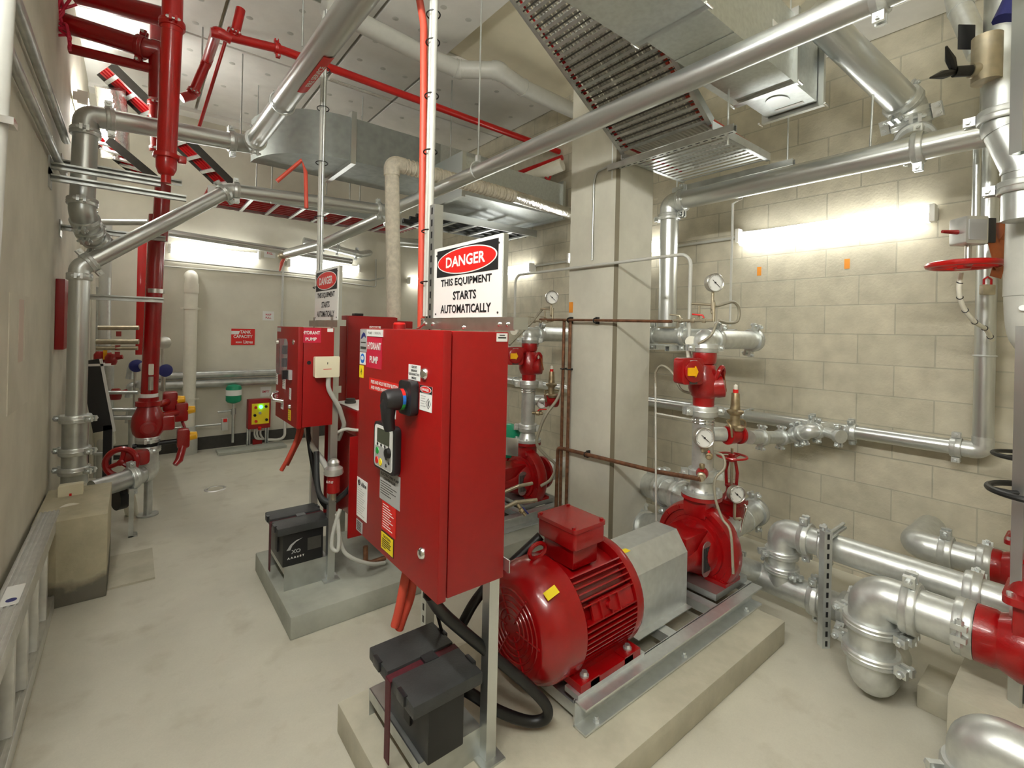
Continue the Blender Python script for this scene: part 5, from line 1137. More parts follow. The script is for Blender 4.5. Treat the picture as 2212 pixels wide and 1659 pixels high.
tag(M().box((2.5, 1.66, 3.36), (2.95, 1.95, 3.75)).build('bulkhead_box', 'col', loc=(2.7, 1.8, 3.36), bevel=.004), 'beige boxed bulkhead between the shiny square duct and cable tray', 'bulkhead')
tag(M().box((2.85, 1.55, 3.3), (3.5, 1.75, 3.33)).build('folded_sheet', 'bright', loc=(3.2, 1.65, 3.3), smooth=0), 'bluish folded sheet panel hanging beside the shiny square duct', 'panel')
tag(M().box((3.55, -2.2, 3.60), (3.84, 1.4, 3.66)).build('lining_board', 'board', loc=(3.7, 0, 3.6), smooth=0), 'white lining board along the top of the block wall', 'board')

# red ceiling pipe and far ducts
t = run('bright red pipe crossing under the ceiling past the conduits', [(0.4, 4, 3.67), (0.837, 4, 3.724), (3.83, 4.0, 3.69)], .032, 'redpipe', cpl='', name='red_pipe', R=.05, cmt='redpipe', extra=((0, .99),))
run('red drop pipe with elbow joining the ceiling red pipe and the red header', [(0.583, 4, 3.914), (0.549, 4, 3.714)], .032, 'redpipe', cpl='', name='red_pipe', ends='t', cmt='redpipe')
run('bright red pipe falling from its top elbow to the dark red header', [(0.529, 4, 3.672), (0.436, 4, 3.691), (0.446, 4.635, 3.763), (0.353, 4.709, 3.476), (0.282, 4.702, 3.424)], .036, 'redpipe', cpl='', name='red_pipe', R=.06, cmt='redpipe', extra=((2, .9),))
run('slim red pipe dropping beside the bright red elbow', [(0.628, 4.873, 4.22), (0.443, 5.149, 3.377)], .014, 'redpipe', cpl='', name='red_pipe')
wire('red_pipe', 'red pipe low behind the crossing pipe near the column', [(3.404, 4.448, 3.396), (3.643, 3.746, 3.509)], .03, 'redpipe', 'pipe', R=0)
wire('white_pipe', 'white plastic pipe low behind the crossing pipe near the column', [(3.44, 4.291, 3.313), (3.644, 3.745, 3.433)], .07, 'wpvc', 'pipe', R=0, n=20)
hose('red_cable_loop', 'loop of red cable hanging near the column behind the crossing pipe', [(3.574, 3.928, 3.397), (3.568, 3.934, 3.325), (3.6, 3.907, 3.295), (3.615, 3.896, 3.362), (3.606, 3.903, 3.429)], .012, 'redpipe', 'cable')
# grey drain pipe with offset under the slab
run('grey plastic drain pipe with stepped bends under the slab', [(1.086, 3.709, 4.02), (2.04, 3.805, 4.02), (2.31, 3.771, 4), (2.594, 3.545, 4), (2.95, 3.604, 3.98), (3.676, 3.618, 3.98)], .075, 'gpvc', 'gpvc', cpl='', name='drain_pipe', R=.12, efat=1.1)
# far duct with round sided elbow
DY, dz0, dz1 = 4.75, 3.15, 3.62
p = V((1.654, 4.75, 3.34))
t = thing('supply_duct', 'large galvanized duct with a rounded bend under the foil lined ceiling', 'duct', (1.95, 5.0, 3.2))
ex = 1.70
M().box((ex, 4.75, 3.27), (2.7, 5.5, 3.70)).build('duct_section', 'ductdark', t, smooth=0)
M().prism([(0, 0), (1.0, .2), (1.0, .43), (0, .43)], (2.7, 4.75, 3.27), (1, 0, 0), (0, 0, 1), -.75).build('taper_section', 'ducts', t, smooth=0)
M().box((ex - .03, 4.71, 3.23), (ex + .02, 5.54, 3.75)).build('flange', 'galv', t, smooth=0)
q = [(ex - .03, 5.5), (ex - .03, 4.75)] + [(ex - .03 - .75 * math.sin(k * PI / 20) * 1.0, 5.5 - .75 * math.cos(k * PI / 20)) for k in range(11)]
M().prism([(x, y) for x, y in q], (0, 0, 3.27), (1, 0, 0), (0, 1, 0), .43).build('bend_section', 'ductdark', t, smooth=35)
t = thing('square_duct', 'low galvanized duct ending by the block wall behind the wrapped pipe', 'duct', (3.0, 4.0, 2.8))
M().box((2.46, 3.87, 2.9), (3.76, 4.70, 3.27)).build('duct_section', 'ducts', t, smooth=0); M().box((3.76, 3.84, 2.87), (3.80, 4.73, 3.30)).build('flange', 'galv', t, smooth=0)
M().box((2.42, 3.84, 2.87), (2.46, 4.73, 3.30)).build('flange', 'galv', t, smooth=0)
# lagged exhaust
t = run('cloth wrapped exhaust pipe rising behind the cabinets and bending to the block wall', [(1.69, 3.68, 1.67), (1.64, 3.68, 2.955), (2.92, 3.68, 2.93)], .058, 'rope', 'rope', cpl='', name='exhaust_pipe', R=.1, efat=1.12)
w_ = M()
for k in range(30): w_.ring((1.75 + k * .039, 3.68, 2.953 - k * .0008), (1, .1 * (-1) ** k, .12), .058, .009, 18, 6)
w_.build('cloth_wrap', 'rope', t)
f = M(); f.tube([(2.92, 3.68, 2.93), (3.4, 3.68, 2.91), (3.83, 3.68, 2.89)], [.062, .058, .056], 20); f.build('foil_sleeve', 'foil', t)
# far ladder trays with red cables
def ladder(label, a, b, yd, n_r, cables, cm='red', w_=.5, group=None, rm='galv'):
    a, b = V(a), V(b); d = (b - a).normalized(); yv = V(yd); yv = (yv - d * d.dot(yv)).normalized(); t = thing('cable_ladder', label, 'cable ladder', a, group); L = (b - a).length; nn = d.cross(yv)
    if nn.z < 0: nn = -nn
    for s in (-.5, .5): M().cbox((a + b) / 2 + yv * w_ * s + nn * .03, (L, .012, .08), d, yv).build('side_rail', rm, t, smooth=0)
    for k in range(n_r): M().cbox(a + d * L * (k + .5) / n_r, (.035, w_, .02), d, yv).build('rung', 'bright', t, smooth=0)
    for k in range(cables):
        s = (-.42 + .84 * k / max(1, cables - 1)) * w_
        tag(M().tube([a + yv * s + nn * .035, b + yv * s + nn * .035], .022, 8).build('ladder_cable', cm, loc=a), 'dark red cable lying along the ' + label, 'cable', 'cables on the ' + label)
    return t
ladder('level cable ladder beyond the crossing pipe elbow', (.6, 6.3, 3.0), (3.1, 6.3, 3.0), (0, 1, 0), 9, 7, w_=.7)
ladder('cable ladder sloping down from the upper corner', (-0.262, 6.096, 4.031), (0.854, 6.485, 3.187), (.2, 1, -.25), 8, 5, w_=.35, rm='drk')
ladder('cable ladder toward the block wall behind the danger sign', (2.3, 4.6, 2.75), (3.8, 4.6, 2.75), (0, 1, 0), 6, 4, cm='greyp', w_=.55)
t = thing('wall_fitting', 'white twin socket fitting on the block wall by the danger sign corner', 'fitting', (3.8, 4.88, 2.862)); p = V((3.8, 4.899, 2.847))
M().cbox(p, (.05, .16, .13)).build('fitting_plate', 'wpvc', t, bevel=.004)
for s in (-.03, .03): M().cbox(p + V((-.027, s, .01)), (.004, .03, .07)).build('socket_face', 'ink', t)

# pipe from the crossing pipe elbow to the end wall and hanging galvanised posts
run('galvanized pipe sloping from the crossing elbow to the float switch on the end wall', [(2.04, 4.70, 2.77), (1.739, 5.65, 2.569), (1.546, 6.571, 2.528)], .06, 'galv', cpl='', name='galvanized_pipe', ends='s')
run('galvanized upright pipe far behind the wrapped exhaust pipe', [(3.08, 6.74, 0), (3.08, 6.74, 2.91), (3.8, 6.74, 2.95)], .07, 'galv', 'silver', cpl='', name='galvanized_pipe', R=.1, extra=((0, .93),))
run('horizontal galvanized pipe with clamps high on the end wall', [(1.854, 7.05, 2.8), (2.648, 7.05, 2.699), (2.907, 7.25, 2.78)], .05, 'silver', cpl='', name='galvanized_pipe', extra=((0, .35), (0, .6), (0, .95)))
t = thing('float_switch', 'brass float valve with orange arm below the sloping far pipe', 'valve', (1.515, 6.622, 2.488)); p = V((1.515, 6.622, 2.5))
M().lathe(p, (-.8, .6, 0), [(-.03, .03), (0, .045), (.05, .045), (.07, .03)], 16).build('valve_body', 'brass', t); M().tube([p - V((0, 0, .03)), p + V((-.03, 0, -.10)), p + V((-.05, 0, -.2))], [.02, .022, .008], 8).build('float_arm', 'orange', t)
# thin services on the end wall
wire('steel_conduit', 'conduit along the end wall under the batten light', [(0.249, 7.17, 2.374), (2.885, 7.17, 2.337), (3.111, 7.17, 2.399)], .012, 'gpvc', 'conduit', R=.03)
wire('steel_conduit', 'second conduit along the end wall, lower of the two', [(0.251, 7.17, 2.296), (1.803, 7.17, 2.299), (2.977, 7.17, 2.243), (2.967, 7.17, 2.677)], .010, 'gpvc', 'conduit', R=.03)
wire('steel_conduit', 'upright conduit on the end wall between HALF FULL sign and cabinet', [(1.627, 7.17, 2.624), (1.63, 7.17, 1.594)], .014, 'gpvc', 'conduit', R=0)
wire('galvanized_pipe', 'galvanized pipe along the end wall just over the batten light', [(0.237, 7, 2.683), (2.527, 7, 2.576)], .045, 'galv', 'pipe', R=0, n=18)
for z, r, lb in ((.965, .044, 'galvanized pipe along the end wall at waist height, upper of the pair'), (.855, .05, 'galvanized pipe along the end wall at waist height, lower of the pair')):
    wire('galvanized_pipe', lb, [(.2, 7.08, z), (2.6, 7.08, z)], r, 'galvd', 'pipe', R=0, n=18)
# white vent pipe
t = thing('vent_pipe', 'tall white plastic vent pipe with a hooked top on the end wall', 'pipe', (.565, 7.06, 0))
M().tube(fillet([(.565, 7.06, .30), (.565, 7.06, 2.2), (.565, 7.22, 2.2)], .11, 10), .07, 26).build('pipe_wall', 'wpvc', t)
M().lathe((.565, 7.06, 0), UZ, [(0, .10), (.20, .10), (.21, .09), (.34, .07)], 26).build('floor_socket', 'gpvc', t)
for z in (1.78, .66):
    M().lathe((.565, 7.06, z), UZ, [(0, .07), (0, .078), (.025, .078), (.025, .07)], 26).box((.46, 7.05, z + .004), (.67, 7.075, z + .02)).build('pipe_bracket', 'wpvc', t)
M().lathe((.565, 7.06, 1.98), UZ, [(0, .07), (0, .077), (.12, .077), (.12, .07)], 26).build('pipe_socket', 'wpvc', t)
# end wall signs
def wall_sign(label, x0, x1, z0, z1, mt, txt):
    t = thing('wall_sign', label, 'sign', ((x0 + x1) / 2, YF, z0)); M().box((x0, YF - .004, z0), (x1, YF - .0005, z1)).build('sign_board', mt, t, smooth=0)
    for tx, cx, cz, w_, h_, mm in txt: words(tx, w_, h_, (x0 + (x1 - x0) * cx, YF - .004, z0 + (z1 - z0) * cz), SX, UZ, mm, t)
    return t
t = wall_sign('red TANK CAPACITY sign on the end wall', 1.023, 1.30, 1.335, 1.55, 'redink', (('TANK', .60, .81, .13, .042, 'white'), ('CAPACITY', .5, .53, .225, .042, 'white'), ('82000', .32, .17, .07, .02, 'white'), ('Litres', .72, .19, .11, .042, 'white')))
M().prism([(0, 0), (.085, .0), (.10, .045), (0, .045)], (1.023, YF - .0046, 1.475), SX, UZ, .0006).build('white_patch', 'white', t)
wall_sign('white HALF FULL sign on the end wall', 1.392, 1.533, 1.672, 1.797, 'white', (('HALF', .5, .64, .07, .026, 'magenta'), ('FULL', .5, .3, .07, .026, 'magenta')))
wall_sign('white FULL sign beside the batten light on the end wall', 1.392, 1.533, 2.532, 2.655, 'white', (('FULL', .5, .5, .07, .03, 'magenta'),))
wall_sign('white EMPTY sign low on the end wall over the red control box', 1.384, 1.519, .628, .762, 'white', (('EMPTY', .5, .5, .09, .03, 'magenta'),))
# green tank on its little pipe
t = thing('pressure_tank', 'small green pressure tank on a stalk by the end wall', 'tank', (1.03, 6.95, 0))
M().lathe((1.03, 6.95, .60), UZ, [(0, .03), (.015, .07), (.04, .088), (.2, .088), (.225, .075), (.24, .03)], 26).build('tank_shell', 'green', t); M().lathe((1.03, 6.95, .705), UZ, [(0, .0885), (.07, .0885)], 26).build('white_label', 'white', t)
M().cyl((1.03, 6.95, .10), (1.03, 6.95, .60), .016).build('stalk_pipe', 'galvd', t)
M().tube(fillet([(.86, 6.95, .50), (1.03, 6.95, .51)], 0), .013, 10).cyl((1.03, 6.95, .46), (1.03, 6.95, .53), .028).build('tee_fitting', 'galvd', t); M().box((.90, 6.90, .27), (.97, 6.98, .42)).build('gauge_box', 'gpvc', t, bevel=.01); M().box((.915, 6.89, .38), (.955, 6.9, .42)).build('red_mark', 'redink', t)
wire('small_pipe', 'thin galvanized pipe along the foot of the end wall to the green tank', [(.3, 7.12, .32), (.93, 7.0, .34)], .013, 'galvd', 'pipe', R=0)
# red control box on legs
t = thing('control_box', 'small red control box with yellow face and green lamp on legs', 'control box', (1.33, 6.98, 0))
M().box((1.195, 6.92, .25), (1.46, 7.05, .63)).build('box_body', 'redp', t, bevel=.006); f = 6.9185
o = M().box((1.235, f - .0005, .31), (1.44, 6.922, .58)).build('yellow_face', 'yellow', t, smooth=0)
for x, z, mm in ((1.28, .53, 'redink'), (1.34, .535, 'led'), (1.40, .535, 'black'), (1.27, .43, 'black'), (1.33, .455, 'grey'), (1.41, .36, 'black'), (1.285, .35, 'redink')):
    M().cyl((x, f - .018, z), (x, f, z), .017 if mm != 'led' else .02, n=16).build('green_lamp' if mm == 'led' else 'push_button', mm, o)
M().cyl((1.33, 6.92, .24), (1.33, 6.905, .27), .02).build('red_stop', 'redink', t)
for x in (1.215, 1.43): strut((x, 7.0, 0), (x, 7.0, .255), t, 'galv', up=(0, -1, 0), name='box_leg', slots=False)
for k, dx in enumerate((0, .04, -.03)): M().tube(smooth_pts([(1.32 + dx, 6.98, .25), (1.31 + dx, 6.96, .17), (1.34 + dx, 6.97, .11), (1.40, 6.98, .09)]), .012, 8).build('cable_tail', 'cable', t)
M().box((1.27, 7.0, .03), (1.38, 7.06, .09)).build('red_tray', 'redp', t)
hose('steel_conduit', 'grey pipe curling by the floor beside the red control box', [(1.44, 6.97, .08), (1.56, 6.95, .07), (1.63, 6.95, .1), (1.65, 6.97, .2), (1.65, 7.1, .6)], .018, 'cable', 'conduit')
tag(M().box((.85, 6.72, 0), (1.62, 6.98, .035)).build('floor_slab', 'plinthg', loc=(1.2, 6.85, 0), bevel=.005), 'low concrete step in front of the red control box', 'step')
t = thing('floor_drain', 'round floor drain cover out on the concrete floor', 'drain', (.662, 5.4, 0)); M().lathe((.662, 5.4, .0005), UZ, [(0, .095), (.004, .09), (.004, .07), (.0, .068)], 30).build('drain_ring', 'alu', t); M().cyl((.662, 5.4, .0008), (.662, 5.4, .0025), .066, n=26).build('drain_cover', 'plinth', t)

# ------------------------------------------------------------------ precast wall side
t = thing('extension_ladder', 'aluminium extension ladder lying on its edge along the precast wall', 'ladder', (-.355, 2.3, 0), None)
for z in (0.0, .425):
    b = M().box((-.40, .3, z), (-.31, 3.8, z + .075))
    o = b.build('stile', 'alu', t, bevel=.004)
    g_ = M()
    for k in range(5): g_.box((-.392 + k * .018, .3, z + .0751), (-.384 + k * .018, 3.8, z + .078))
    g_.build('stile_groove', 'alu', o, smooth=0)
for k in range(12): M().box((-.39, .45 + k * .29, .075), (-.315, .49 + k * .29, .425)).build('rung', 'alu', t, bevel=.004)
M().box((-.38, 2.62, .5031), (-.325, 2.80, .5036 + .002)).build('ladder_sticker', 'white', t); M().cyl((-.35, 2.66, .5055), (-.35, 2.66, .507), .016).build('blue_dot', 'dblue', t)
tag(M().box((-.41, 3.63, 0), (-.09, 4.33, .485)).build('concrete_block', 'block', bevel=.006, loc=(-.25, 4.0, 0)), 'tall beige block pedestal under the riser pipes', 'block')
tag(M().box((-.088, 3.7, 0), (.14, 4.2, .012)).build('floor_patch', 'plinth', loc=(.03, 3.95, 0)), 'grey cement patch on the floor beside the beige pedestal', 'patch')
t = thing('cream_switch_box', 'cream switch box low on the riser over the beige pedestal', 'box', (-0.28, 4.1, 0.478)); p = V((-0.288, 4.15, 0.486)); M().rbox(p, (.12, .14, .06), .01, SX, UZ).build('box_body', 'cream', t, bevel=.004); M().cbox(p + V((0, -.032, 0)), (.012, .003, .03)).build('red_arrow', 'redink', t)
tag(M().lathe((-0.275, 3.9, 0.417), (.2, -1, .35), [(0, .08), (.02, .08), (.022, .06)], 24).build('cap_plate', 'wpvc', loc=(-0.275, 3.9, 0.417)), 'round pale cap leaning on the beige pedestal', 'cap')
# lower fittings of the riser
t = run('galvanized riser foot with heavy clamps over the beige pedestal', [(-.29, 4.40, .96), (-.29, 4.40, .49)], .07, 'galvd', cpl='', name='riser_foot', extra=((0, .05), (0, .52), (0, .8)), ear=(.8, -.6, 0))
t = run('stub pipe from the riser foot to the black valve', [(-.2, 4.5, .40), (.02, 4.62, .42)], .07, 'galvd', cpl='', ends='t', name='pipe_stub')
t = thing('butterfly_valve', 'butterfly valve with red handwheel and yellow pointer low by the pedestal', 'valve', (-0.038, 4.8, 0.5)); p = V((-0.041, 4.75, 0.243))
M().lathe(p - V((.035, .02, 0)), (.9, .4, 0), [(0, .05), (0, .085), (.06, .085), (.06, .05)], 24).build('wafer_body', 'black', t); M().cyl(p, p + V((0, 0, .16)), .03).build('valve_neck', 'redcast', t)
q = V((-0.046, 4.75, 0.531)); wheel(q + V((0, -.06, 0)), (-.35, -.93, .1), .10, t, 'redcast', 3, .022); M().rbox(q + V((.09, 0, .01)), (.17, .11, .1), .03, SX, UZ).build('gearbox', 'redcast', t, bevel=.01); M().lathe(q + V((.03, -.0, .06)), UZ, [(0, .035), (.03, .03), (.04, .0)], 12).build('yellow_pointer', 'ylw', t)
t = run('silver elbow at the foot of the red riser on a pipe stand', [(0.021, 4.85, 0.361), (.13, 4.97, .36), (.125, 4.97, .60)], .07, 'silver', cpl='', name='galvanized_pipe', R=.12, ends='s'); coupling((.125, 4.97, .555), UZ, .07, t)
t = thing('pipe_stand', 'round pipe stand with a floor flange under the silver elbow', 'stand', (.13, 4.97, 0)); M().lathe((.13, 4.97, 0), UZ, [(0, .075), (.012, .075), (.013, .03), (.30, .03)], 22).build('stand_post', 'galvd', t)
tag(M().box((.005, 4.52, 0), (.035, 4.60, .36)).box((.005, 4.52, .0), (.06, 4.6, .01)).build('angle_post', 'galvd', loc=(.02, 4.55, 0), smooth=0), 'steel angle post under the black wafer valve', 'post')
wire('pale_post', 'pale plastic post standing behind the angle post', [(-0.006, 4.95, 0.235), (0.028, 5.077, 0)], .045, 'wpvc', 'pipe', R=0, n=18)
# red riser with alarm valves
RXr, RYr = .14, 4.97
t = run('tall red riser pipe with a strap halfway up', [(.122, RYr, .93), (.152, RYr, 2.5)], .06, 'red', cpl='', name='red_pipe', cmt='red')
M().lathe((.148, RYr, 1.85), UZ, [(0, .06), (0, .066), (.035, .066), (.035, .06)], 22).build('pipe_strap', 'steel', t)
M().lathe((.121, RYr, .985), UZ, [(0, .06), (0, .063), (.03, .063), (.03, .06)], 22).build('white_band', 'white', t)
M().rbox((.13, RYr - .072, 1.22), (.035, .09, .02), .006, SX, UZ).build('test_port', 'steel', t); M().cyl((.13, RYr - .075, 1.05), (.13, RYr - .075, 1.16), .017).build('sight_tube', 'steel', t)
t = thing('alarm_check_valve', 'bulbous red alarm check valve at the bottom of the red riser', 'valve', (.12, RYr, .60))
M().lathe((.12, RYr, .62), UZ, [(0, .06), (0, .07), (.03, .075), (.07, .105), (.13, .115), (.2, .11), (.26, .085), (.29, .075), (.295, .09), (.33, .09), (.335, .07), (.36, .07)], 30).build('valve_body', 'redcast', t)
M().lathe((.12, RYr - .08, .74), (0, -1, 0), [(0, .055), (.035, .055), (.038, .04), (.042, .04), (.042, .0)], 26).build('round_cover', 'redcast', t)
M().cbox((.23, RYr, .76), (.14, .11, .12)).build('side_chamber', 'redcast', t, bevel=.02)
t = thing('butterfly_valve', 'black wafer butterfly valve with red gearbox under the alarm check valve', 'valve', (.12, RYr, .5)); M().cyl((.12, RYr, .555), (.12, RYr, .615), .075).build('wafer_body', 'black', t); M().cyl((.02, RYr, .585), (.33, RYr - .02, .60), .02).build('cross_shaft', 'black', t); coupling((.12, RYr, .635), UZ, .07, t, bolts=False)
M().rbox((.36, RYr - .03, .62), (.09, .16, .1), .02, SX, UZ).build('gearbox', 'redcast', t, bevel=.01); M().lathe((.40, RYr - .03, .63), (1, -.2, .1), [(0, .04), (.06, .03), (.065, 0)], 10).build('yellow_pointer', 'ylw', t); M().tube([(.36, RYr - .05, .56), (.33, RYr - .1, .45), (.30, RYr - .12, .42)], [.03, .03, .02], 10).build('crank_hub', 'redcast', t)
for z, x, k in ((.80, .36, 0), (.90, .28, 1)):
    t = thing('butterfly_valve', ('red gearbox with yellow pointer beside the alarm check valve' if k == 0 else 'red gearbox with yellow pointer above the alarm check valve side'), 'valve', (x, RYr + .3, z)); M().rbox((x, RYr + .3, z), (.11, .17, .12), .02, SX, UZ).build('gearbox', 'redcast', t, bevel=.012); M().lathe((x + .05, RYr + .28, z + .01), (1, -.2, .1), [(0, .04), (.06, .03), (.065, 0)], 10).build('yellow_pointer', 'ylw', t); M().tube([(x, RYr + .3, z - .05), (x + .03, RYr + .24, z - .14)], .012, 8).build('hand_lever', 'redcast', t); M().cyl((x, RYr + .3, z), (.14, RYr + .02, z), .03).build('valve_shaft', 'redcast', t)
# upper red manifold
t = run('thick red pipe hanging down with a capped lower end near the precast wall', [(0.173, 3.893, 3.924), (0.174, 3.892, 3.557), (0.168, 4.089, 2.783)], .059, 'redpipe', cpl='', name='red_pipe', cmt='redpipe', extra=((0, .95),))
c = V((0.167, 4.09, 2.693)); M().lathe(c + V((0, 0, .08)), (0, 0, -1), [(0, .06), (0, .075), (.03, .078), (.035, .062), (.10, .06), (.14, .045), (.15, .03), (.20, .03), (.2, .0)], 24).build('end_cap', 'redpipe', t); M().cbox(c + V((.09, 0, .06)), (.05, .05, .05)).build('drain_nut', 'redpipe', t, bevel=.01)
t = run('dark red pipe running from the precast wall to the shaded red manifold', [(-0.399, 4.542, 3.665), (0.036, 4.386, 3.591), (0.125, 4.379, 3.602), (0.128, 4.441, 3.268)], .066, 'red', cpl='', name='red_pipe', R=.1, cmt='red', extra=((0, .96),))
run('upper dark red pipe running from the precast wall behind the thick red pipe', [(-0.351, 4.631, 3.935), (0.198, 4.449, 3.899)], .07, 'red', cpl='', name='red_pipe', cmt='red', ends='t')
run('slim dark red pipe under the other two by the precast wall', [(-0.371, 4.52, 3.49), (0.101, 4.399, 3.465)], .034, 'red', cpl='', name='red_pipe', cmt='red', ends='t')
run('dark red upright pipe in shade behind the thick red pipe', [(0.129, 5.272, 4.451), (0.139, 5.328, 3.452), (0.163, 5.373, 3.139)], .055, 'red', cpl='', name='red_pipe', cmt='red', extra=((0, .4), (0, .9), (1, .9)))
t = run('red riser shoulder with joint below the long strut arms', [(0.179, 4.848, 2.732), (0.166, 4.858, 2.276)], .055, 'red', cpl='', name='red_pipe', cmt='red')
for k in range(5):
    r_ = random.Random(k); x, y = 140 + r_.randint(-8, 18), 30 + r_.randint(-20, 25)
    hose('pink_cable_loop', 'loop of thin pinkish red cable by the dark red pipes', [V((-0.366, 4.387, 3.759)) + V((r_.uniform(-.05, .05), r_.uniform(-.05, .05), 0)), V((-0.418, 4.429, 3.664)) + V((r_.uniform(-.04, .04), 0, r_.uniform(-.05, .05))), V((-0.431, 4.439, 3.57)) + V((r_.uniform(-.04, .04), 0, r_.uniform(-.05, .05))), V((-0.374, 4.394, 3.553)) + V((0, r_.uniform(-.05, .05), r_.uniform(-.03, .03))), V((-0.355, 4.379, 3.448)) + V((0, r_.uniform(-.03, .03), r_.uniform(-.05, .05)))], .009, 'magenta', 'cable', n=8, group='pink cable loops by the dark red pipes')
# strut arms from the precast wall
for z, Y_, xe, lb in ((2.575, 4.15, .14, 'upper strut arm from the precast wall across the riser'), (2.50, 4.15, .29, 'lower strut arm from the precast wall across the riser'), (2.75, 4.75, .3, 'strut arm in shade behind the riser, above the paired arms'), (2.28, 4.75, .2, 'strut arm behind the riser at its bulging elbow'), (1.79, 4.85, .2, 'strut arm from the riser to the red pipe strap')):
    t = thing('cantilever_strut', lb, 'strut', (XL, Y_, z)); strut((XL, Y_, z), (xe, Y_, z), t, 'galvd', up=(0, -1, 0), name='arm_channel', slots=False)
    M().box((XL, Y_ - .06, z - .07), (XL + .008, Y_ + .06, z + .05)).build('wall_plate', 'galvd', t)
# things on the precast wall
wire('grey_conduit', 'slanting-looking grey conduit along the precast wall, lower of two', [(-.385, .4, 2.62), (-.385, 4.5, 2.62)], .022, 'galvd', 'conduit', R=0, n=14)
wire('grey_conduit', 'grey conduit along the precast wall, upper of two', [(-.385, .4, 2.87), (-.385, 4.6, 2.87)], .024, 'galvd', 'conduit', R=0, n=14)
t = thing('upright_conduit', 'pale upright pipe on the precast wall close to the camera side', 'pipe', (-.3, 1.98, 1.7)); M().tube([(-.322, 1.89, 1.2), (-.242, 1.89, 4.2)], .0235, 16).build('pipe_wall', 'gpvc', t); M().box((XL, 1.86, 2.13), (-.26, 1.92, 2.15)).build('pipe_clip', 'chrome', t)
t = thing('red_wall_box', 'flat dark red box on the precast wall behind the riser', 'box', (-.38, 4.4, 1.4)); M().box((XL + .001, 4.56, 1.40), (XL + .05, 5.2, 1.895)).build('box_body', 'redp', t, bevel=.005); M().cyl((XL + .05, 4.7, 1.6), (XL + .065, 4.7, 1.6), .015).build('box_latch', 'chrome', t)
t = thing('notice_panel', 'faded notice panel on the precast wall by the ladder', 'sign', (-.418, 3.2, 1.3)); M().box((XL, 2.98, 1.18), (XL + .004, 3.5, 1.72)).build('panel_board', 'wall', t); M().box((XL + .004, 3.2, 1.4), (XL + .005, 3.32, 1.7)).build('faded_print', 'faded', t); M().box((XL + .004, 3.36, 1.4), (XL + .005, 3.44, 1.7)).build('faded_print', 'wall', t)
t = thing('black_board', 'black leaning board with white edge behind the riser', 'board', (-0.233, 5.4, 0.749)); o = M().cbox((-0.228, 5.4, 0.967), (.13, .02, .62), (1, 0, .16), (0, 1, 0)).cbox(V((-0.228, 5.4, 0.967)) - V((-.08, 0, .62)), (.06, .02, .72)).build('board_face', 'blackp', t); M().cbox(V((-0.228, 5.4, 0.967)) + V((.075, -.012, .0)), (.02, .02, .64), (1, 0, .16), (0, 1, 0)).cbox(V((-0.22, 5.4, 1.232)) + V((0, -.012, 0)), (.17, .02, .02)).build('white_edge', 'white', t)
# sprinkler trim behind the risers
for pa, pb, r, mm, lb in (((-0.254, 6.09, 1.543), (0.055, 6.035, 1.551), 0.022, 'brass', 'brass trim pipe behind the riser, topmost'), ((-0.266, 6.099, 1.409), (0.057, 6.033, 1.412), 0.026, 'brass', 'brass trim pipe behind the riser, second'), ((-0.265, 6.098, 1.346), (0.051, 6.038, 1.347), 0.02, 'brass', 'brass trim pipe behind the riser, third'), ((-0.244, 6.081, 0.917), (0.059, 6.032, 0.904), 0.018, 'galvd', 'thin steel trim pipe behind the riser, upper'), ((-0.234, 6.073, 0.752), (0.055, 6.035, 0.733), 0.02, 'galvd', 'thin steel trim pipe behind the riser, middle'), ((-0.264, 6.097, 0.675), (0.056, 6.034, 0.654), 0.022, 'galvd', 'thin steel trim pipe behind the riser, lower'), ((-0.275, 6.107, 0.326), (-0.061, 6.127, 0.291), 0.016, 'galvd', 'thin steel trim pipe behind the riser, lowest'), ((-0.296, 6.123, 2.562), (0.109, 5.992, 2.606), 0.03, 'galvd', 'dark steel bar behind the bulging elbow')):
    t = run(lb, [pa, pb], r, mm, cpl='', name='trim_pipe')
    if mm == 'brass':
        q = (V(pa) + V(pb)) / 2; M().cbox(q - V((0, 0, .06)), (.04, .03, .05)).build('red_tag', 'redcast', t)
for pa, pb, r, mm, lb in (((-0.226, 6.452, 2.628), (-0.212, 6.44, 1.818), 0.05, 'gpvc', 'pale upright pipe right behind the sloping overhead pipe'), ((-0.205, 6.435, 2.056), (-0.172, 6.408, 0.151), 0.03, 'silver', 'thin pale upright pipe in the valve trim'), ((-0.271, 6.487, 1.959), (-0.259, 6.478, 1.292), 0.022, 'silver', 'slim pale upright pipe next to the riser'), ((-0.175, 6.41, 1.152), (-0.165, 6.403, 0.604), 0.04, 'silver', 'silver upright pipe under the small red valve'), ((0.015, 6.258, 0.704), (0.025, 6.251, 0.156), 0.03, 'galvd', 'greenish upright post behind the red riser'), ((-0.306, 6.515, 2.053), (-0.289, 6.502, 1.101), 0.03, 'wpvc', 'white upright pipe tight behind the riser'), ((-0.504, 6.673, 1.238), (-0.482, 6.656, -0.049), 0.02, 'cream', 'cream upright strip between the wall and the riser')):
    wire('upright_pipe', lb, [pa, (pb[0], pb[1], 0)], r, mm, 'pipe', R=0, n=16)
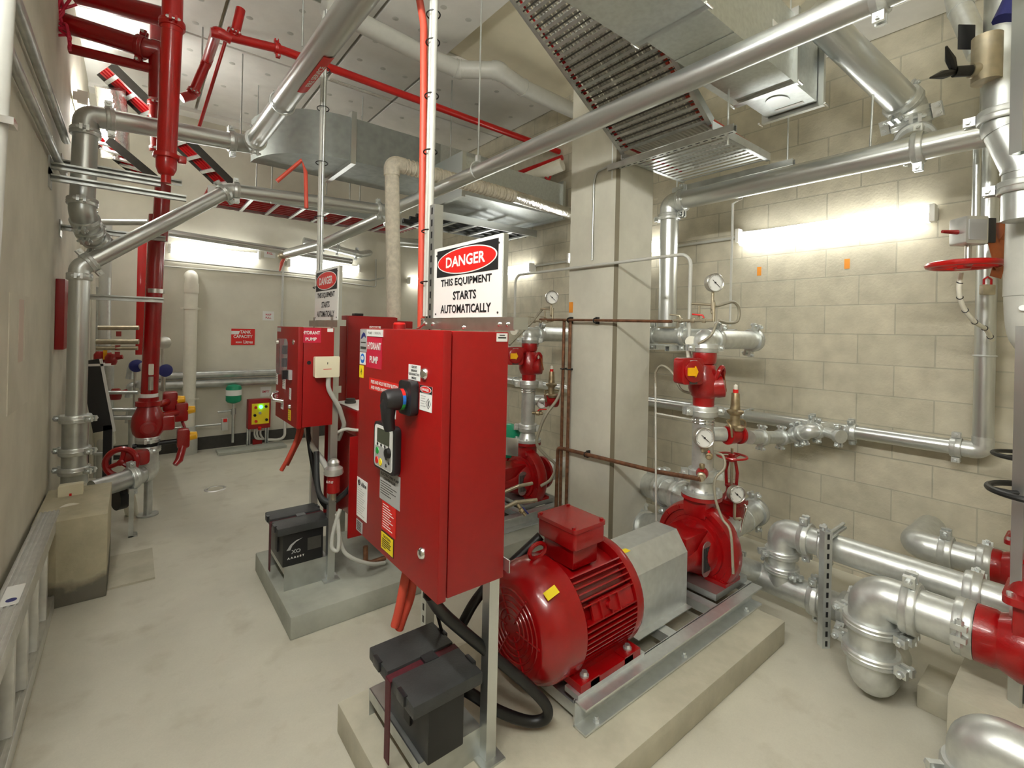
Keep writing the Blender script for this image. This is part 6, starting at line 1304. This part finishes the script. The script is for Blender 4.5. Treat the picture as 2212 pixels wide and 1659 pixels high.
for k, (q, lb) in enumerate((((-0.156, 6.204, 1.235), 'small red valve body at the top of the silver upright pipe'), ((-0.243, 6.273, 1.256), 'small red valve with yellow lever behind the riser'), ((-0.114, 6.17, 0.89), 'small red valve on the thin steel trim pipe'))):
    t = thing('trim_valve', lb, 'valve', V(q) - V((0, 0, .06))); q = V(q); M().lathe(q - V((0, 0, .06)), UZ, [(0, .04), (.03, .05), (.08, .05), (.11, .03)], 16).build('valve_body', 'redcast', t); M().cyl(q, q + V((.09, -.02, .02)), .022).build('valve_outlet', 'redcast', t)
    if k == 1: M().cbox(q + V((.04, -.04, .03)), (.03, .02, .12)).build('yellow_lever', 'ylw', t)
for q, k in (((0.269, 6.056, 1.116), 0), ((0.253, 6.069, 1.402), 1), ((0.034, 6.244, 1.157), 2)):
    t = thing('dial_gauge', ('blue-rimmed gauge beside the red riser', 'small dark gauge on the far side of the red riser', 'blue fitting half hidden by the red riser')[k], 'gauge', V(q) - V((0, 0, .1))); q = V(q); M().lathe(q, (.4, -.9, 0), [(0, .06), (.03, .065), (.035, .05)], 22).build('gauge_case', 'dblue' if k != 1 else 'steel', t); M().cyl(q - V((0, 0, .5)), q, .012).build('stem', 'steel', t)
t = run('white fat pipe with a cap low behind the riser', [(-0.218, 6.444, 0.602), (-0.193, 6.488, 0.328)], .085, 'wpvc', cpl='', name='plastic_pipe')
for k, pts_ in enumerate(([(-0.009, 6.406, 1.011), (0.004, 6.395, 1.128), (0.088, 6.392, 1.155)], [(-0.013, 6.409, 0.816), (0, 6.399, 0.933), (0.084, 6.396, 0.959)], [(-0.009, 6.406, 0.549), (0.005, 6.395, 0.666), (0.089, 6.392, 0.689)])):
    run(('silver bend beside the red riser, topmost of three', 'silver bend beside the red riser, middle of three', 'silver bend beside the red riser, lowest of three')[k], pts_ + [(.13, RYr, pts_[2][2])], .035, 'silver', cpl='', name='pipe_bend', R=.06)
tag(M().cbox((0.075, 6.722, 1.896), (.08, .05, 1.3)).build('red_post', 'redpipe', loc=(0.084, 6.715, 1.38), bevel=.004), 'bright red square post just behind the red riser', 'post')
t = thing('foil_duct', 'crumpled foil wrapped duct in the upper corner by the precast wall', 'duct', (-0.289, 6.885, 3.903)); M().tube([(-0.208, 6.181, 3.912), (-0.182, 6.288, 3.705), (-0.159, 6.398, 3.273)], .12, 20).build('foil_wrap', 'foil', t)
ladder('dark cable ladder beside the bulging elbow', (-0.31, 6.135, 3.367), (0.152, 6.533, 3.106), (.3, 1, -.2), 6, 3, w_=.3, rm='drk')
# hanger rods over the far services
for pa, pb in (((0.433, 5.029, 4.419), (0.443, 5.021, 3.847)), ((0.596, 5.027, 4.532), (0.604, 5.02, 4.072)), ((1.011, 5.847, 4.395), (1.035, 5.828, 2.98)), ((1.165, 5.852, 4.324), (1.189, 5.833, 2.958)), ((0.782, 5.263, 3.913), (0.791, 5.255, 3.399)), ((1.99, 5.322, 4.267), (2.001, 5.312, 3.584)), ((2.568, 4.348, 4.09), (2.583, 4.336, 3.215)), ((2.039, 5.795, 3.53), (2.046, 5.789, 3.108)), ((2.174, 5.814, 3.481), (2.18, 5.809, 3.108)), ((1.785, 5.869, 3.574), (1.792, 5.863, 3.186)), ((0.911, 3.624, 3.931), (0.916, 3.619, 3.6))):
    tag(M().cyl((pb[0], pb[1], 4.22), pb, .007, n=8).build('hanger_rod', 'galvd', loc=pb), 'thin threaded rod hanging among the far overhead services', 'rod', 'thin hanger rods over the far services')
